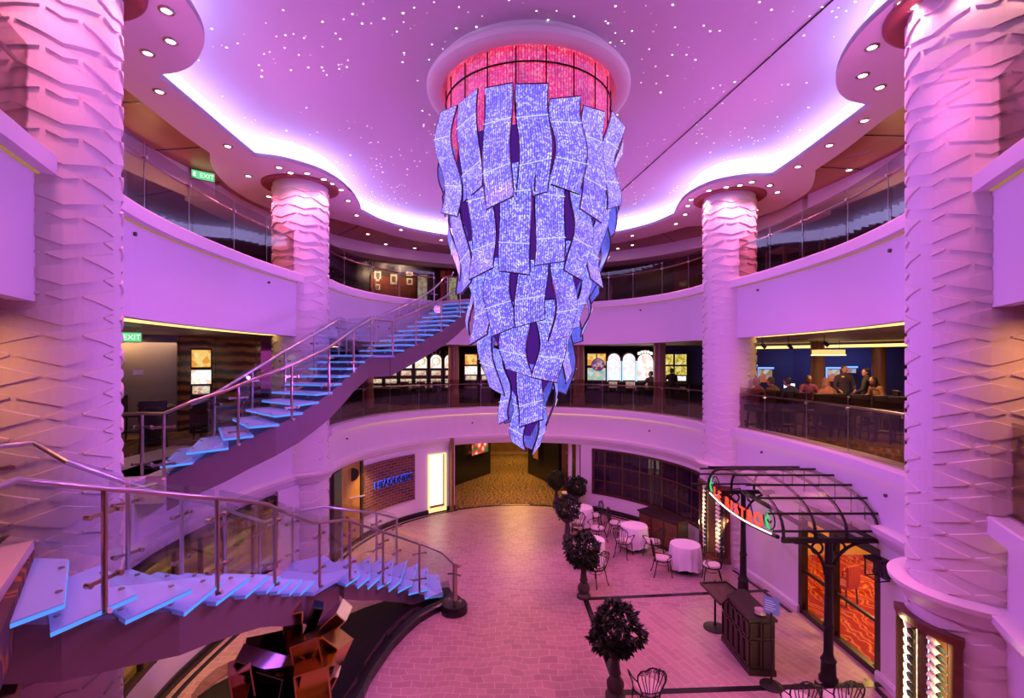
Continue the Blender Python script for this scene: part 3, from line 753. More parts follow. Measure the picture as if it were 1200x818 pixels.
# ================================================================== CHANDELIER
CX, CY = .31, 9.44
ch = thing('chandelier', 'huge tiered chandelier of wavy lit crystal panels hanging from the star ceiling', 'chandelier', (CX,CY,10.55))
mb = MB(); mb.lathe([(1.66,STARZ+.001),(1.66,10.57),(1.72,10.55),(1.86,10.55),(1.93,10.60),(1.94,10.68),(1.90,10.74),(1.78,10.76),(1.78,STARZ+.001)], 72, (CX,CY,0)); mb.smooth = True
obj('ceiling_ring', mb, CEILP, ch, True)
mb = MB(); R = 1.55
mb.grid(lambda u,v: (CX+R*math.cos(2*PI*u), CY+R*math.sin(2*PI*u), 9.35+v*1.5), 72, 4, lambda u,v: (u*2*PI*R, v*1.5)); obj('red_drum', mb, REDBEAD, ch, True, smooth=True)
mb = MB()
for k in range(20):
    a = 2*PI*(k+.5)/20; x, y = CX+1.575*math.cos(a), CY+1.575*math.sin(a); mb.tube([(x,y,9.4),(x,y,10.6)], .012, 6)
for z in (10.35,): mb.tube([(CX+1.58*math.cos(2*PI*k/48), CY+1.58*math.sin(2*PI*k/48), z) for k in range(48)], .016, 6, True)
obj('drum_frame', mb, DARKM, ch, True)
mb = MB()
prof = [(1.36,9.5),(1.42,8.6),(1.18,8.0),(1.12,7.3),(.86,6.7),(.80,6.2),(.52,5.7),(.46,5.2),(.24,4.8),(.18,4.3),(.05,4.05)]
mb.lathe(prof, 40, (CX,CY,0)); mb.smooth = True; obj('lit_core', mb, emit('violet_core_light', (.17,.03,.55), .42), ch, True)
cr_ = random.Random(11)
TIERS = [(18,1.68,1.60,9.95,8.15,.52,.075,.28,.20),(15,1.48,1.36,8.75,6.98,.53,.085,.24,.12),(12,1.20,1.04,7.65,6.02,.52,.085,.22,.10),(8,.90,.70,6.62,5.10,.52,.08,.20,.09),(5,.56,.42,5.72,4.42,.46,.07,.12,.08),(3,.28,.20,4.95,3.80,.38,.06,.10,.06)]
FRAMEM = mat('dark_gold_frame', (.16,.08,.10), .35, 1.0)
for ti, (n, r0, r1, z0, z1, w, A, jb, jt) in enumerate(TIERS):
    for i in range(n):
        th = -PI/2 + 2*PI*(i+(.5 if ti % 2 else 0))/n + (.06 if ti > 2 else .02)
        zt = z0+cr_.uniform(-jt,jt); zb = z1+cr_.uniform(-jb,jb); sl = cr_.choice((-1,1))*cr_.uniform(.08,.2); st = cr_.choice((-1,1))*cr_.uniform(.02,.1)
        ph = cr_.uniform(0,2*PI); ph2 = cr_.uniform(0,2*PI); kk = cr_.uniform(.9,1.3); yaw = cr_.uniform(-.2,.2); L = zt-zb
        c, s_ = math.cos(th), math.sin(th); ty, tx = math.cos(th+PI/2+yaw), 0
        tv = Vector((math.cos(th+PI/2+yaw), math.sin(th+PI/2+yaw), 0)); rv = Vector((c,s_,0)); jr = cr_.uniform(-.03,.04)
        def P(u, v, o=0.):
            q = u-.5
            r = r0+(r1-r0)*v+A*math.sin(2*PI*kk*v+ph)+jr+o
            return Vector((CX,CY,0))+rv*r+tv*(q*w+.035*math.sin(2*PI*v+ph2))+Vector((0,0,zt-L*v+q*(st*(1-v)+sl*v)))
        a = MB().grid(lambda u,v: P(u,v,.012), 4, 18, lambda u,v: (u*w+i*3.1, v*L+ti*2.7))
        pn = obj('crystal_panel', a, BEADS, ch, True, smooth=True)
        b = MB().grid(lambda u,v: P(u,v,-.012), 4, 18, lambda u,v: (u*w+i*3.1, v*L+ti*2.7))
        obj('panel_backing', b, BEADSB, pn, True, smooth=True)
        e = MB(); loop = [P(0,k/18) for k in range(19)]+[P(1,1-k/18) for k in range(19)]
        e.tube(loop, .017, 4, True); obj('edge_frame', e, FRAMEM, pn, True)
        for v in (.28,.72):
            bd = MB(); bd.tube([P(k/6,v,.03) for k in range(7)], .0065, 5); obj('bead_band', bd, BANDM, pn, True)
# thin black guy wire
t_ = px(714,238,Y=8.0)
# ================================================================== BISTRO TERRACE
def circ(r, z, n=20, c=(0,0)): return [(c[0]+r*math.cos(2*PI*k/n), c[1]+r*math.sin(2*PI*k/n), z) for k in range(n)]
def scroll(c, r, a0, turns, ax, up, n=14):
    """flat spiral in the plane of vectors ax, up"""
    out = []
    for k in range(n+1):
        t = k/n; a = a0+turns*2*PI*t; q = r*(1-.75*t); out.append(Vector(c)+Vector(ax)*(q*math.cos(a))+Vector(up)*(q*math.sin(a)))
    return out
def make_chair(label, group):
    t = thing('bistro_chair', label, 'chair', (0,0,0), 0, group)
    mb = MB(); mb.lathe([(.10,.425),(.205,.43),(.222,.455),(.205,.485),(.10,.495)], 22); mb.smooth = True; obj('seat_cushion', mb, CUSH, t)
    mb = MB(); mb.tube(circ(.222,.42), .013, 6, True); mb.tube(circ(.16,.30), .007, 5, True); obj('seat_ring', mb, IRON, t)
    for sx in (-1,1):
        mb = MB(); mb.tube([(sx*.15,.15,.42),(sx*.18,.19,.30),(sx*.185,.20,.12),(sx*.21,.225,0)], [.014,.013,.012,.015], 7); obj('leg', mb, IRON, t)
        mb = MB(); mb.tube([(sx*.15,-.15,.42),(sx*.175,-.19,.28),(sx*.185,-.22,.12),(sx*.215,-.26,0)], [.014,.013,.012,.015], 7); obj('leg', mb, IRON, t)
    def bk(x, z): return (x, -.20-.20*max(0,z-.42)**1.2, z)
    arch = [bk(-.13,.42),bk(-.17,.55),bk(-.225,.70),bk(-.225,.80),bk(-.18,.875),bk(-.10,.885),bk(-.06,.92),bk(0,.935),bk(.06,.92),bk(.10,.885),bk(.18,.875),bk(.225,.80),bk(.225,.70),bk(.17,.55),bk(.13,.42)]
    mb = MB(); mb.tube(arch, .013, 7); obj('back_frame', mb, IRON, t)
    mb = MB(); up = Vector((0,-.2,1)).normalized()
    for x0, x1, z1 in ((-.07,-.17,.80),(-.045,-.115,.80),(-.02,-.045,.84),(.02,.045,.84),(.045,.115,.80),(.07,.17,.80)):
        mb.tube([bk(x0,.43),bk((x0*1.3+x1)*.42,.58),bk(x1*.9,.72),bk(x1,z1)], .008, 5)
    for x, z, s_ in ((-.165,.83,1),(-.10,.845,-1),(-.035,.875,1),(.035,.875,-1),(.10,.845,1),(.165,.83,-1)):
        mb.tube(scroll(bk(x,z), .036, PI/2, 1.3*s_, (1,0,0), up), .0065, 5)
    mb.tube([bk(-.15,.5),bk(0,.47),bk(.15,.5)], .008, 5); obj('back_scrolls', mb, IRON, t)
    for s_ in (-1,1):
        mb = MB(); mb.tube([bk(s_*.215,.68),(s_*.26,-.10,.67),(s_*.275,.06,.655),(s_*.265,.17,.63),(s_*.25,.19,.58),(s_*.245,.15,.55),(s_*.22,.10,.50),(s_*.205,.08,.43)], .011, 6)
        mb.tube(scroll((s_*.25,.14,.585), .035, 0, 1.1, (0,1,0), (0,0,1), 10), .007, 5); obj('armrest', mb, IRON, t)
    return t
GC = 'wrought iron bistro chairs with pale cushions'
def seatpt(x, y): return px(x, y, z=FZ+.47)
chairs = [ # picture place of the seat, facing (degrees; 90 = away from camera), label
 (776,653,-5,'iron bistro chair left of the nearest round table, facing it in profile'),
 (834,661,165,'iron bistro chair right of the nearest round table, beside the wine display column'),
 (722,612,-25,'iron bistro chair left of the middle round table under the curtained window'),
 (731,633,55,'iron bistro chair in front of the middle round table, its back to us'),
 (766,634,120,'iron bistro chair front right of the middle round table'),
 (762,607,210,'iron bistro chair behind the middle round table against the curtained window'),
 (698,663,125,'iron bistro chair half hidden behind the second potted shrub'),
 (700,618,-150,'iron bistro chair between the middle and the far left round tables'),
 (696,603,190,'iron bistro chair right of the farthest round table near the window corner'),
 (677,612,80,'iron bistro chair in front of the farthest round table, beside the shrubs'),
 (664,577,-90,'iron bistro chair between the two farthest potted shrubs on the carpet edge')]
c0 = make_chair('', GC)
def setp(o, v, deg, lab, first):
    if first: o.location = (v.x,v.y,FZ); o.rotation_euler = (0,0,math.radians(deg-90)); o['label'] = lab; return o
    return dup(o, (v.x,v.y,FZ), math.radians(deg-90), lab)
for i, (x,y,dg_,lab) in enumerate(chairs): setp(c0, seatpt(x,y), dg_, lab, i == 0)
for x, y, dg_, lab in ((765,783,92,'bistro chair at the bottom edge beside the nearest shrub, only its back showing'),
                       (946,799,85,'bistro chair at the bottom edge, left one of the pair by the sign stand'),
                       (997,798,88,'bistro chair at the bottom edge, right one of the pair below the canopy post')):
    v = px(x, y, z=FZ+.935); d = Vector((math.cos(math.radians(dg_)), math.sin(math.radians(dg_)), 0))
    dup(c0, (v.x+d.x*.29, v.y+d.y*.29, FZ), math.radians(dg_-90), lab)
def make_table(label):
    t = thing('bistro_table', label, 'table', (0,0,0), 0, 'round bistro tables')
    mb = MB(); mb.lathe([(.24,0),(.24,.03),(.10,.06),(.04,.08)], 22); mb.smooth = True; obj('base', mb, IRON, t)
    mb = MB(); mb.lathe([(.04,.07),(.03,.3),(.04,.60),(.09,.70)], 14); mb.smooth = True; obj('pedestal', mb, IRON, t)
    mb = MB(); mb.lathe([(.37,.70),(.385,.71),(.385,.725),(.37,.73)], 28); obj('table_top', mb, WOODM, t)
    return t
def cloth_mb(seed):
    r = random.Random(seed); ph = [r.uniform(0,6.28) for _ in range(3)]; mb = MB(); n = 72; vs = []; fs = []
    rings = [(0,.742,0),(.2,.742,0),(.36,.742,0),(.392,.736,.0),(.402,.70,.1),(.408,.55,.5),(.415,.35,.8),(.425,.17,1),(.43,.13,1)]
    for q, z, k in rings:
        for i in range(n):
            a = 2*PI*i/n; w = .028*math.sin(11*a+ph[0])+.014*math.sin(17*a+ph[1])
            rr = q+k*w if q else 0; zz = z+(.03*math.sin(4*a+ph[2]) if k == 1 else 0)
            vs.append((rr*math.cos(a),rr*math.sin(a),zz))
    for j in range(len(rings)-1):
        for i in range(n): fs.append((j*n+i,j*n+(i+1)%n,(j+1)*n+(i+1)%n,(j+1)*n+i))
    mb.add(vs, fs); mb.smooth = True; return mb
T0 = None
for x, y, w in ((803,637,'nearest round table beside the wine display column'),(743,615,'middle round table under the curtained window'),(692,632,'round table half hidden behind the second shrub'),(681,594,'farthest round table beside the corridor carpet')):
    v = px(x,y,z=FZ+.742)
    if T0 is None: T0 = make_table('dark iron pedestal of the '+w); T0.location = (v.x,v.y,FZ); t = T0
    else: dup(T0, (v.x,v.y,FZ), 0, 'dark iron pedestal of the '+w)
    o = obj('tablecloth', cloth_mb(x), CLOTH); o.location = (v.x,v.y,FZ); tag(o, 'white draped tablecloth on the '+w, 'tablecloth', 'white tablecloths')
# potted shrubs on baluster pedestals
def foliage(seed, R, H, z0, n, palm):
    r = random.Random(seed); mb = MB()
    for _ in range(n):
        a = r.uniform(0,2*PI); t = r.uniform(-1,1); q = r.uniform(.55,1)**.5
        w = math.sqrt(max(0,1-t*t)); wob = 1+.22*math.sin(3*a+seed)+.15*math.sin(5*t+a*2+seed)
        c = Vector((R*w*q*wob*math.cos(a), R*w*q*wob*math.sin(a), z0+H/2+H/2*t*q))
        d = Vector((math.cos(a)*w, math.sin(a)*w, .35*t)).normalized()
        k = 5 if palm else 1; ln = .11 if palm else .085
        for j in range(k):
            dd = (d+Vector((r.uniform(-1,1),r.uniform(-1,1),r.uniform(-.9,.5)))*.9).normalized(); s_ = dd.cross(Vector((r.uniform(-1,1),r.uniform(-1,1),1))).normalized(); up = s_.cross(dd)
            L = ln*r.uniform(.8,1.3); W = L*.22
            mb.add([c, c+dd*L*.5+s_*W+up*.006, c+dd*L-up*.012, c+dd*L*.5-s_*W+up*.006], [(0,1,2,3)])
    return mb
PED = [(.17,0),(.17,.06),(.15,.08),(.12,.12),(.145,.18),(.15,.26),(.10,.34),(.075,.38),(.10,.42),(.085,.46),(.07,.60),(.065,.66),(.10,.70),(.16,.74),(.19,.80),(.20,.88),(.17,.89)]
PEDM = mat('dark_stone_pedestal', (.05,.035,.035), .6)
fo1 = foliage(3,.37,.85,.76,480,True); fo2 = foliage(5,.34,.75,.78,1700,False); fo3 = foliage(9,.37,.80,.74,480,True)
for i, (x, y, w, fo_, s_) in enumerate(((721,817,'nearest potted shrub, at the bottom edge beside the black floor line',fo1,1.0),(684,700,'second potted shrub from the front, where the black floor lines meet',fo3,1.0),
        (665,638,'third potted shrub from the front, beside the far left tables',fo2,1.0),(652,594,'left one of the farthest pair at the carpet edge',fo2,.92),(676,602,'right one of the farthest pair by the pilaster',fo3,.9))):
    v = fl(x,y); t = thing('potted_shrub', 'dark shrub on pedestal, '+w, 'plant', (v.x,v.y,FZ), i*1.3, 'potted shrubs along the terrace')
    t.scale = (s_,)*3
    mb = MB(); mb.lathe(PED, 20); mb.smooth = True; obj('pedestal', mb, PEDM, t)
    f = obj('foliage', fo_, LEAF, t); mb = MB()
    for k in range(5): mb.tube([(0,0,.85),(.05*math.cos(k*1.26),.05*math.sin(k*1.26),1.05),(.17*math.cos(k*1.26),.17*math.sin(k*1.26),1.32)], .012, 5)
    obj('stems', mb, WOODM, t)
# host stand
a = fl(846.6,751); b = fl(878,791); c = fl(908,792); d = a+(c-b)
t = thing('host_stand', 'dark carved wooden host stand on the terrace below the neon sign', 'host stand', ((a.x+c.x)/2,(a.y+c.y)/2,FZ))
def quadbox(p, z0, z1, grow=0.):
    m = sum((Vector(q).xy for q in p), Vector((0,0)))/4; P_ = [m+(Vector(q).xy-m)*(1+grow) for q in p]
    return MB().slab([[tuple(q) for q in P_]], z0, z1)
Q = [a,b,c,d]
mb = quadbox(Q, FZ+.08, FZ+1.0); obj('body', mb, WOODD, t, True)
mb = quadbox(Q, FZ, FZ+.10, .06); obj('plinth', mb, WOODD, t, True)
mb = quadbox(Q, FZ+1.0, FZ+1.05, .10); obj('counter_top', mb, WOODD, t, True)
mb = MB()
for p, q, nn in ((a,b,5),(b,c,2)):
    nrm = Vector(((q-p).y,-(q-p).x,0)).normalized()
    if nrm.dot(Vector((0,0,0))-p) < 0: nrm = -nrm
    for k in range(nn):
        u0, u1 = (k+.12)/nn, (k+.88)/nn
        for zz in ((.16,.62),(.68,.94)):
            A0 = p.lerp(q,u0)+nrm*.012; A1 = p.lerp(q,u1)+nrm*.012
            for r0, r1 in (((A0.x,A0.y,FZ+zz[0]),(A1.x,A1.y,FZ+zz[0])),((A0.x,A0.y,FZ+zz[1]),(A1.x,A1.y,FZ+zz[1])),((A0.x,A0.y,FZ+zz[0]),(A0.x,A0.y,FZ+zz[1])),((A1.x,A1.y,FZ+zz[0]),(A1.x,A1.y,FZ+zz[1]))): mb.bar(r0,r1,.025,.025)
obj('carved_panels', mb, mat('dark_wood_carving', (.05,.024,.018), .3), t, True)
e = b.lerp(c,.6); mb = MB(); mb.lathe([(.05,0),(.10,.03),(.085,.09),(.10,.10)], 16, (e.x-.02,e.y+.12,FZ+1.05)); mb.smooth = True
tag(obj('glass_bowl', mb, mat('bowl_glass', (.5,.35,.35), .1, spec=.8)), 'small rounded bowl at the near end of the host stand', 'bowl')
# round-footed menu stand behind it
v = fl(838,736); t = thing('menu_stand', 'dark menu stand with a wide tilted board, left of the host stand', 'menu stand', (v.x,v.y,FZ))
mb = MB(); mb.lathe([(.24,0),(.24,.02),(.20,.035),(.03,.05)], 26, (v.x,v.y,FZ)); mb.smooth = True; obj('round_foot', mb, IRON, t, True)
mb = MB(); mb.tube([(v.x,v.y,FZ+.03),(v.x,v.y,FZ+1.02)], .022, 10); obj('pole', mb, IRON, t, True)
zb = FZ+1.05; q = [px(820.6,683,z=zb+.12),px(851,682,z=zb+.12),px(864,692,z=zb),px(844,708,z=zb-.04)]
mb = MB().add([p for p in q]+[p-Vector((0,0,.035)) for p in q], [(0,1,2,3),(7,6,5,4),(0,4,5,1),(1,5,6,2),(2,6,7,3),(3,7,4,0)]); obj('board', mb, mat('menu_board', (.07,.04,.035), .4), t, True)
mb = MB()
for i in range(4): mb.bar(q[i]+Vector((0,0,.006)), q[(i+1)%4]+Vector((0,0,.006)), .04, .02)
obj('board_frame', mb, WOODD, t, True)
v = fl(904,804); t = thing('sign_stand', 'black pole stand with round foot holding a small blue paper sign', 'sign stand', (v.x,v.y,FZ))
mb = MB(); mb.lathe([(.19,0),(.19,.02),(.15,.04),(.025,.06)], 26, (v.x,v.y,FZ)); mb.smooth = True; obj('round_foot', mb, IRON, t, True)
mb = MB(); mb.tube([(v.x,v.y,FZ+.04),(v.x,v.y,FZ+1.3)], .018, 10); obj('pole', mb, IRON, t, True)
mb = MB().bar((v.x-.10,v.y+.08,FZ+1.42),(v.x+.10,v.y-.08,FZ+1.42),.012,.30); obj('paper_sign', mb, mat('blue_paper', (.16,.24,.62), .5), t, True)
mb = MB(); 
for k in range(5): mb.bar((v.x-.085,v.y+.058,FZ+1.50-k*.04),(v.x+.02+.03*(k%2),v.y-.025-.024*(k%2),FZ+1.50-k*.04),.004,.012)
obj('printed_lines', mb, mat('pale_print', (.6,.65,.85), .6), t, True)
# sideboard below the curtained window
a = fl(771,640); b = fl(808,655)
wp = [p for p in offs(far,-.02)]
t = thing('sideboard', 'dark carved sideboard below the curtained window beside the wine display', 'sideboard', (4.70,15.15,FZ), math.radians(-57))
mb = MB().box(-.75,.75,-.24,.24,.08,.92); obj('body', mb, WOODD, t)
mb = MB().box(-.80,.80,-.28,.28,.92,.97); obj('top', mb, WOODD, t)
mb = MB().box(-.77,.77,-.26,.26,0,.08); obj('plinth', mb, WOODD, t)
for k in range(3):
    x0 = -.73+k*.49; mb = MB().box(x0+.02,x0+.46,-.262,-.24,.12,.86); dd = obj('door', mb, WOODM, t); mb = MB(); mb.ell((x0+.41,-.275,.5),(.018,.018,.018),6,8); obj('knob', mb, BRONZE, dd)
# wine displays set round the columns
BOT = mat('wine_bottle_glass', (.02,.03,.02), .15, spec=.8); LABL = mat('cream_wine_label', (.90,.82,.62), .6)
def wine(cx, cy, p0, p1, z0, z1, cols, lab, glab, epow):
    r_ = .745; n = 20; P0, P1 = math.radians(p0), math.radians(p1)
    t = thing('wine_display', lab, 'wine display', (cx,cy,FZ))
    def arc(r, a, b, m=n): return [(cx+r*math.cos(a+(b-a)*k/m), cy+r*math.sin(a+(b-a)*k/m)) for k in range(m+1)]
    def shell(mb, ra, rb, a, b, za, zb_):
        l = arc(ra,a,b)+arc(rb,a,b)[::-1]; return mb.slab([l], za, zb_)
    mb = MB(); shell(mb, .735, .752, P0, P1, z0, z1); obj('back_panel', mb, mat('display_back', (.10,.035,.015), .5), t, True)
    mb = MB(); w = .09
    shell(mb,.74,.83,P0,P0+w,z0,z1); obj('jamb', mb, WOODM, t, True); mb = MB(); shell(mb,.74,.83,P1-w,P1,z0,z1); obj('jamb', mb, WOODM, t, True)
    mb = MB(); shell(mb,.74,.85,P0-.02,P1+.02,z1,z1+.10); obj('head_rail', mb, WOODM, t, True); mb = MB(); shell(mb,.74,.85,P0-.02,P1+.02,z0-.10,z0); obj('sill_rail', mb, WOODM, t, True)
    mb = MB()
    for cph in cols:
        for dd in (-.14,.14):
            a = math.radians(cph)+dd; mb.tube([(cx+.775*math.cos(a),cy+.775*math.sin(a),z0),(cx+.775*math.cos(a),cy+.775*math.sin(a),z1)], .006, 5)
    obj('wire_rack', mb, STEEL, t, True)
    rows = int((z1-z0-.12)/.118)
    for ci, cph in enumerate(cols):
        for k in range(rows):
            a = math.radians(cph); z = z1-.10-k*.118
            c = Vector((cx+.795*math.cos(a), cy+.795*math.sin(a), z)); tv = Vector((-math.sin(a), math.cos(a), 0)); d = (tv*.85+Vector((0,0,-.36))+Vector((math.cos(a),math.sin(a),0))*.28).normalized()
            M = d.to_track_quat('Z','Y').to_matrix().to_4x4()
            o = bottle(M, c, '%s, %s column' % (glab, ('left','right')[ci]))
    for k in (-1,1):
        a = (P0+P1)/2
    q = arc(.88,P0+.16,P1-.16,6)
    for s_ in (P0+.12, P1-.12):
        x, y = cx+.90*math.cos(s_), cy+.90*math.sin(s_); nn = Vector((cx+.78*math.cos((P0+P1)/2)-x, cy+.78*math.sin((P0+P1)/2)-y, 0))
        area((x,y,(z0+z1)/2), (1,.72,.36), epow, .05, z1-z0-.1, nn)
BM = None
def bottle(M, c, lab):
    global BM
    if BM is None:
        b = MB(); b.lathe([(.036,-.15),(.038,-.14),(.038,.05),(.03,.085),(.014,.11),(.013,.15)], 12); b.smooth = True
        l = MB(); l.lathe([(.0385,-.12),(.0392,-.118),(.0392,.02),(.0385,.022)], 12); l.smooth = True
        BM = obj('wine_bottle', b, BOT); obj('bottle_label', l, LABL, BM); o = BM
    else:
        o = BM.copy(); col.objects.link(o); ch_ = BM.children[0].copy() if BM.children else None
        if ch_ is not None: col.objects.link(ch_); ch_.parent = o
    o.matrix_world = Matrix.Translation(c) @ M
    o.location = c; o.rotation_euler = M.to_euler()
    tag(o, 'pale labelled wine bottle lying slanted in the '+lab, 'bottle', 'wine bottles in the '+lab); return o
def area(v, c, e, sx, sy, d=(0,0,-1)):
    l = bpy.data.lights.new('area_light','AREA'); l.color = c; l.energy = e; l.shape = 'RECTANGLE'; l.size = sx; l.size_y = sy; l.spread = math.radians(110)
    o = bpy.data.objects.new('area_light', l); col.objects.link(o); o.location = v; o.rotation_euler = Vector(d).to_track_quat('-Z','Z').to_euler() if abs(Vector(d).normalized().z) < .5 else Vector(d).to_track_quat('-Z','Y').to_euler(); return o
wine(*COLS[2],148,218,-.02,2.02,(172,200),'wood framed curved wine display on the near right column','near wine display',16)
wine(*COLS[3],164,248,-.02,1.92,(192,228),'wood framed curved wine display on the far right column','far wine display',16)
# wall lantern
q = min(offs(cutpx(mR,1020,1060),.02), key=lambda p: abs(ppx(p)-1036)); LZ = px(1036,667,Y=q[1]).z
t = thing('wall_lantern', 'black box lantern with clear glass fixed to the wall right of the bistro door', 'lantern', (q[0],q[1],LZ), math.radians(96))
hw, hd, hh = .14, .20, .15
mb = MB()
for x in (-hw,hw):
    for y in (0,hd): mb.bar((x,y,-hh),(x,y,hh),.018,.018)
for z in (-hh,hh):
    mb.bar((-hw,0,z),(hw,0,z),.018,.018); mb.bar((-hw,hd,z),(hw,hd,z),.018,.018); mb.bar((-hw,0,z),(-hw,hd,z),.018,.018); mb.bar((hw,0,z),(hw,hd,z),.018,.018)
obj('cage', mb, IRON, t)
mb = MB().box(-hw-.02,hw+.02,-.02,hd+.02,hh,hh+.05); mb.box(-hw*.5,hw*.5,.08,hd-.08,hh+.05,hh+.09); obj('roof', mb, IRON, t)
mb = MB().box(-.09,.09,-.14,-.0,-.14,.14); obj('wall_plate', mb, IRON, t)
for x in (-.07,.0,.07):
    mb = MB(); mb.tube([(x,hd*.5,-.02),(x,hd*.5,hh)], .012, 8); mb.ell((x,hd*.5,-.06),(.026,.026,.045),8,10); obj('lamp_socket', mb, IRON, t)
mb = MB().add([(-hw,hd,-hh),(hw,hd,-hh),(hw,hd,hh),(-hw,hd,hh)], [(0,1,2,3)]); mb.add([(-hw,0,-hh),(-hw,hd,-hh),(-hw,hd,hh),(-hw,0,hh)], [(0,1,2,3)]); mb.add([(hw,0,-hh),(hw,hd,-hh),(hw,hd,hh),(hw,0,hh)], [(0,1,2,3)]); obj('glass_pane', mb, GLASS, t)

# ---- bistro door and dining room behind it
dp = offs(cutpx(mR,929,1017),.23); A, B = Vector((*dp[0],0)), Vector((*dp[-1],0))
if A.y < B.y: A, B = B, A
dr = struct('door_1', MB().bar(A+Vector((0,0,FZ+.06)), B+Vector((0,0,FZ+.06)), .12, .12).bar(A+Vector((0,0,2.02)), B+Vector((0,0,2.02)), .12, .16).bar(A+Vector((0,0,FZ)), A+Vector((0,0,2.1)), .14, .14).bar(B+Vector((0,0,FZ)), B+Vector((0,0,2.1)), .14, .14).bar(A.lerp(B,.46)+Vector((0,0,FZ)), A.lerp(B,.46)+Vector((0,0,2.1)), .12, .16).bar(A.lerp(B,.03)+Vector((0,0,FZ+.98)), B+Vector((0,0,FZ+.98)), .05, .06), WOODD)
for f0, f1 in ((.03,.44),(.48,.97)):
    a = A.lerp(B,f0); b = A.lerp(B,f1); mb = MB()
    mb.add([(a.x,a.y,FZ+.1),(b.x,b.y,FZ+.1),(b.x,b.y,2.0),(a.x,a.y,2.0)], [(0,1,2,3)]); obj('door_glass', mb, GLASS, dr)
    for u, z, rx, rz in ((.0,2.0,1,-1),(1.,2.0,-1,-1),(0.,FZ+.1,1,1),(1.,FZ+.1,-1,1)):
        p = a.lerp(b,u); dd = (b-a).normalized()*rx; mb = MB(); arcp = [(p.x+dd.x*(.25-.25*math.cos(k*PI/12)) if False else p.x+dd.x*.25*(1-math.sin(k*PI/12)), p.y+dd.y*.25*(1-math.sin(k*PI/12)), z+rz*.25*(1-math.cos(k*PI/12))) for k in range(7)]
        mb.add([(p.x,p.y,z)]+arcp, [(0,i,i+1) for i in range(1,7)]); obj('corner_spandrel', mb, WOODD, dr)
struct('floor_bistro_carpet', MB().slab([[(A.x+.05,14.5),(A.x+.05,6.2),(14,6.2),(14,14.5)]], FZ-.02, FZ+.012), CARPETR)
BW = mat('amber_bistro_wall', (.65,.42,.16), .6)
struct('wall_bistro_back', MB().box(11.6,11.8,6.2,14.5,FZ,2.6), BW); struct('wall_bistro_far', MB().box(A.x+.4,11.8,14.4,14.6,FZ,2.6), BW); struct('wall_bistro_near', MB().box(7.4,11.8,6.0,6.2,FZ,2.6), BW)
v0 = None
rc = None
def make_dining_chair(label):
    t = thing('dining_chair', label, 'chair', (0,0,0), 0, 'red upholstered dining chairs inside the bistro'); F_ = mat('red_upholstery', (.45,.05,.02), .7)
    mb = MB().box(-.22,.22,-.22,.22,.40,.48); obj('seat', mb, F_, t)
    mb = MB().box(-.21,.21,-.26,-.20,.5,.95); obj('backrest', mb, F_, t)
    for x in (-1,1):
        for y in (-1,1): mb = MB(); mb.tube([(x*.18,y*.18,.41),(x*.2,y*.2,0)], .018, 6); obj('leg', mb, WOODD, t)
        mb = MB(); mb.tube([(x*.23,-.22,.68),(x*.25,0,.68),(x*.24,.17,.62),(x*.23,.18,.42)], .016, 6); obj('armrest', mb, WOODD, t)
    return t
rc = make_dining_chair('')
for i, (x,y,r,lab) in enumerate(((7.9,11.6,.4,'red dining chair seen just inside the left bistro door leaf'),(8.5,10.6,2.4,'red dining chair beside the cloth-covered table inside the bistro'),(9.7,10.4,-2.,'red dining chair far right inside the bistro'))):
    if i == 0: rc.location = (x,y,FZ); rc.rotation_euler = (0,0,r); rc['label'] = lab
    else: dup(rc, (x,y,FZ), r, lab)
t = dup(T0, (9.1,11.2,FZ), 0, 'pedestal table inside the bistro seen through the door'); t['group'] = 'round bistro tables'
o = obj('tablecloth', cloth_mb(77), CLOTH); o.location = (9.1,11.2,FZ); o.scale = (1.25,1.25,1); tag(o, 'warmly lit white tablecloth inside the bistro behind the door glass', 'tablecloth', 'white tablecloths')
# ---- canopy
def m_canopy():
    m = mat('milky_canopy_glass', (.62,.55,.55), .12); t = m.node_tree; b = t.nodes['Principled BSDF']; o = t.nodes['Material Output']
    tr = t.nodes.new('ShaderNodeBsdfTransparent'); mx = t.nodes.new('ShaderNodeMixShader'); mx.inputs[0].default_value = .34
    t.links.new(tr.outputs[0], mx.inputs[1]); t.links.new(b.outputs[0], mx.inputs[2]); t.links.new(mx.outputs[0], o.inputs['Surface']); return m
p1 = fl(870,697); p2 = fl(972,798); XP = (p1.x+p2.x)/2; YN, YF = p2.y, p1.y; ZB = 2.28; X0, X1 = 4.85, 6.55; ZC = 3.05; YM = (YN+YF)/2; HALF = (YF-YN)/2+.06
cp_ = thing('glass_canopy', 'wrought iron and glass barrel canopy on two posts over the bistro entrance', 'canopy', (XP,YM,FZ))
PP = [(.20,0),(.20,.06),(.16,.10),(.15,.34),(.17,.36),(.12,.42),(.10,.48),(.095,.92),(.12,.94),(.09,1.0),(.075,1.6),(.085,1.9),(.12,1.94),(.12,1.98),(.08,2.0),(.075,2.4)]
for y in (YN,YF):
    mb = MB(); mb.lathe([(r*.78,z*(ZB-FZ)/2.4) for r, z in PP], 18, (XP,y,FZ)); mb.smooth = True; obj('post', mb, IRON, cp_, True)
    for dx in (-1,1):
        mb = MB(); e = .55 if dx < 0 else .62
        mb.tube([(XP+dx*e*math.sin(k*PI/16), y, ZB-.02-.62*(1-math.sin(k*PI/16))*1.0 if False else ZB-.03-.60*(1-math.sin(k*PI/16))) if False else (XP+dx*(.06+e*(1-math.cos(k*PI/16))), y, ZB-.62+.58*math.sin(k*PI/16)) for k in range(9)], .03, 6)
        mb.tube([(XP+dx*.2+.10*math.cos(2*PI*k/16), y, ZB-.14+.10*math.sin(2*PI*k/16)) for k in range(16)], .022, 6, True)
        obj('bracket', mb, IRON, cp_, True)
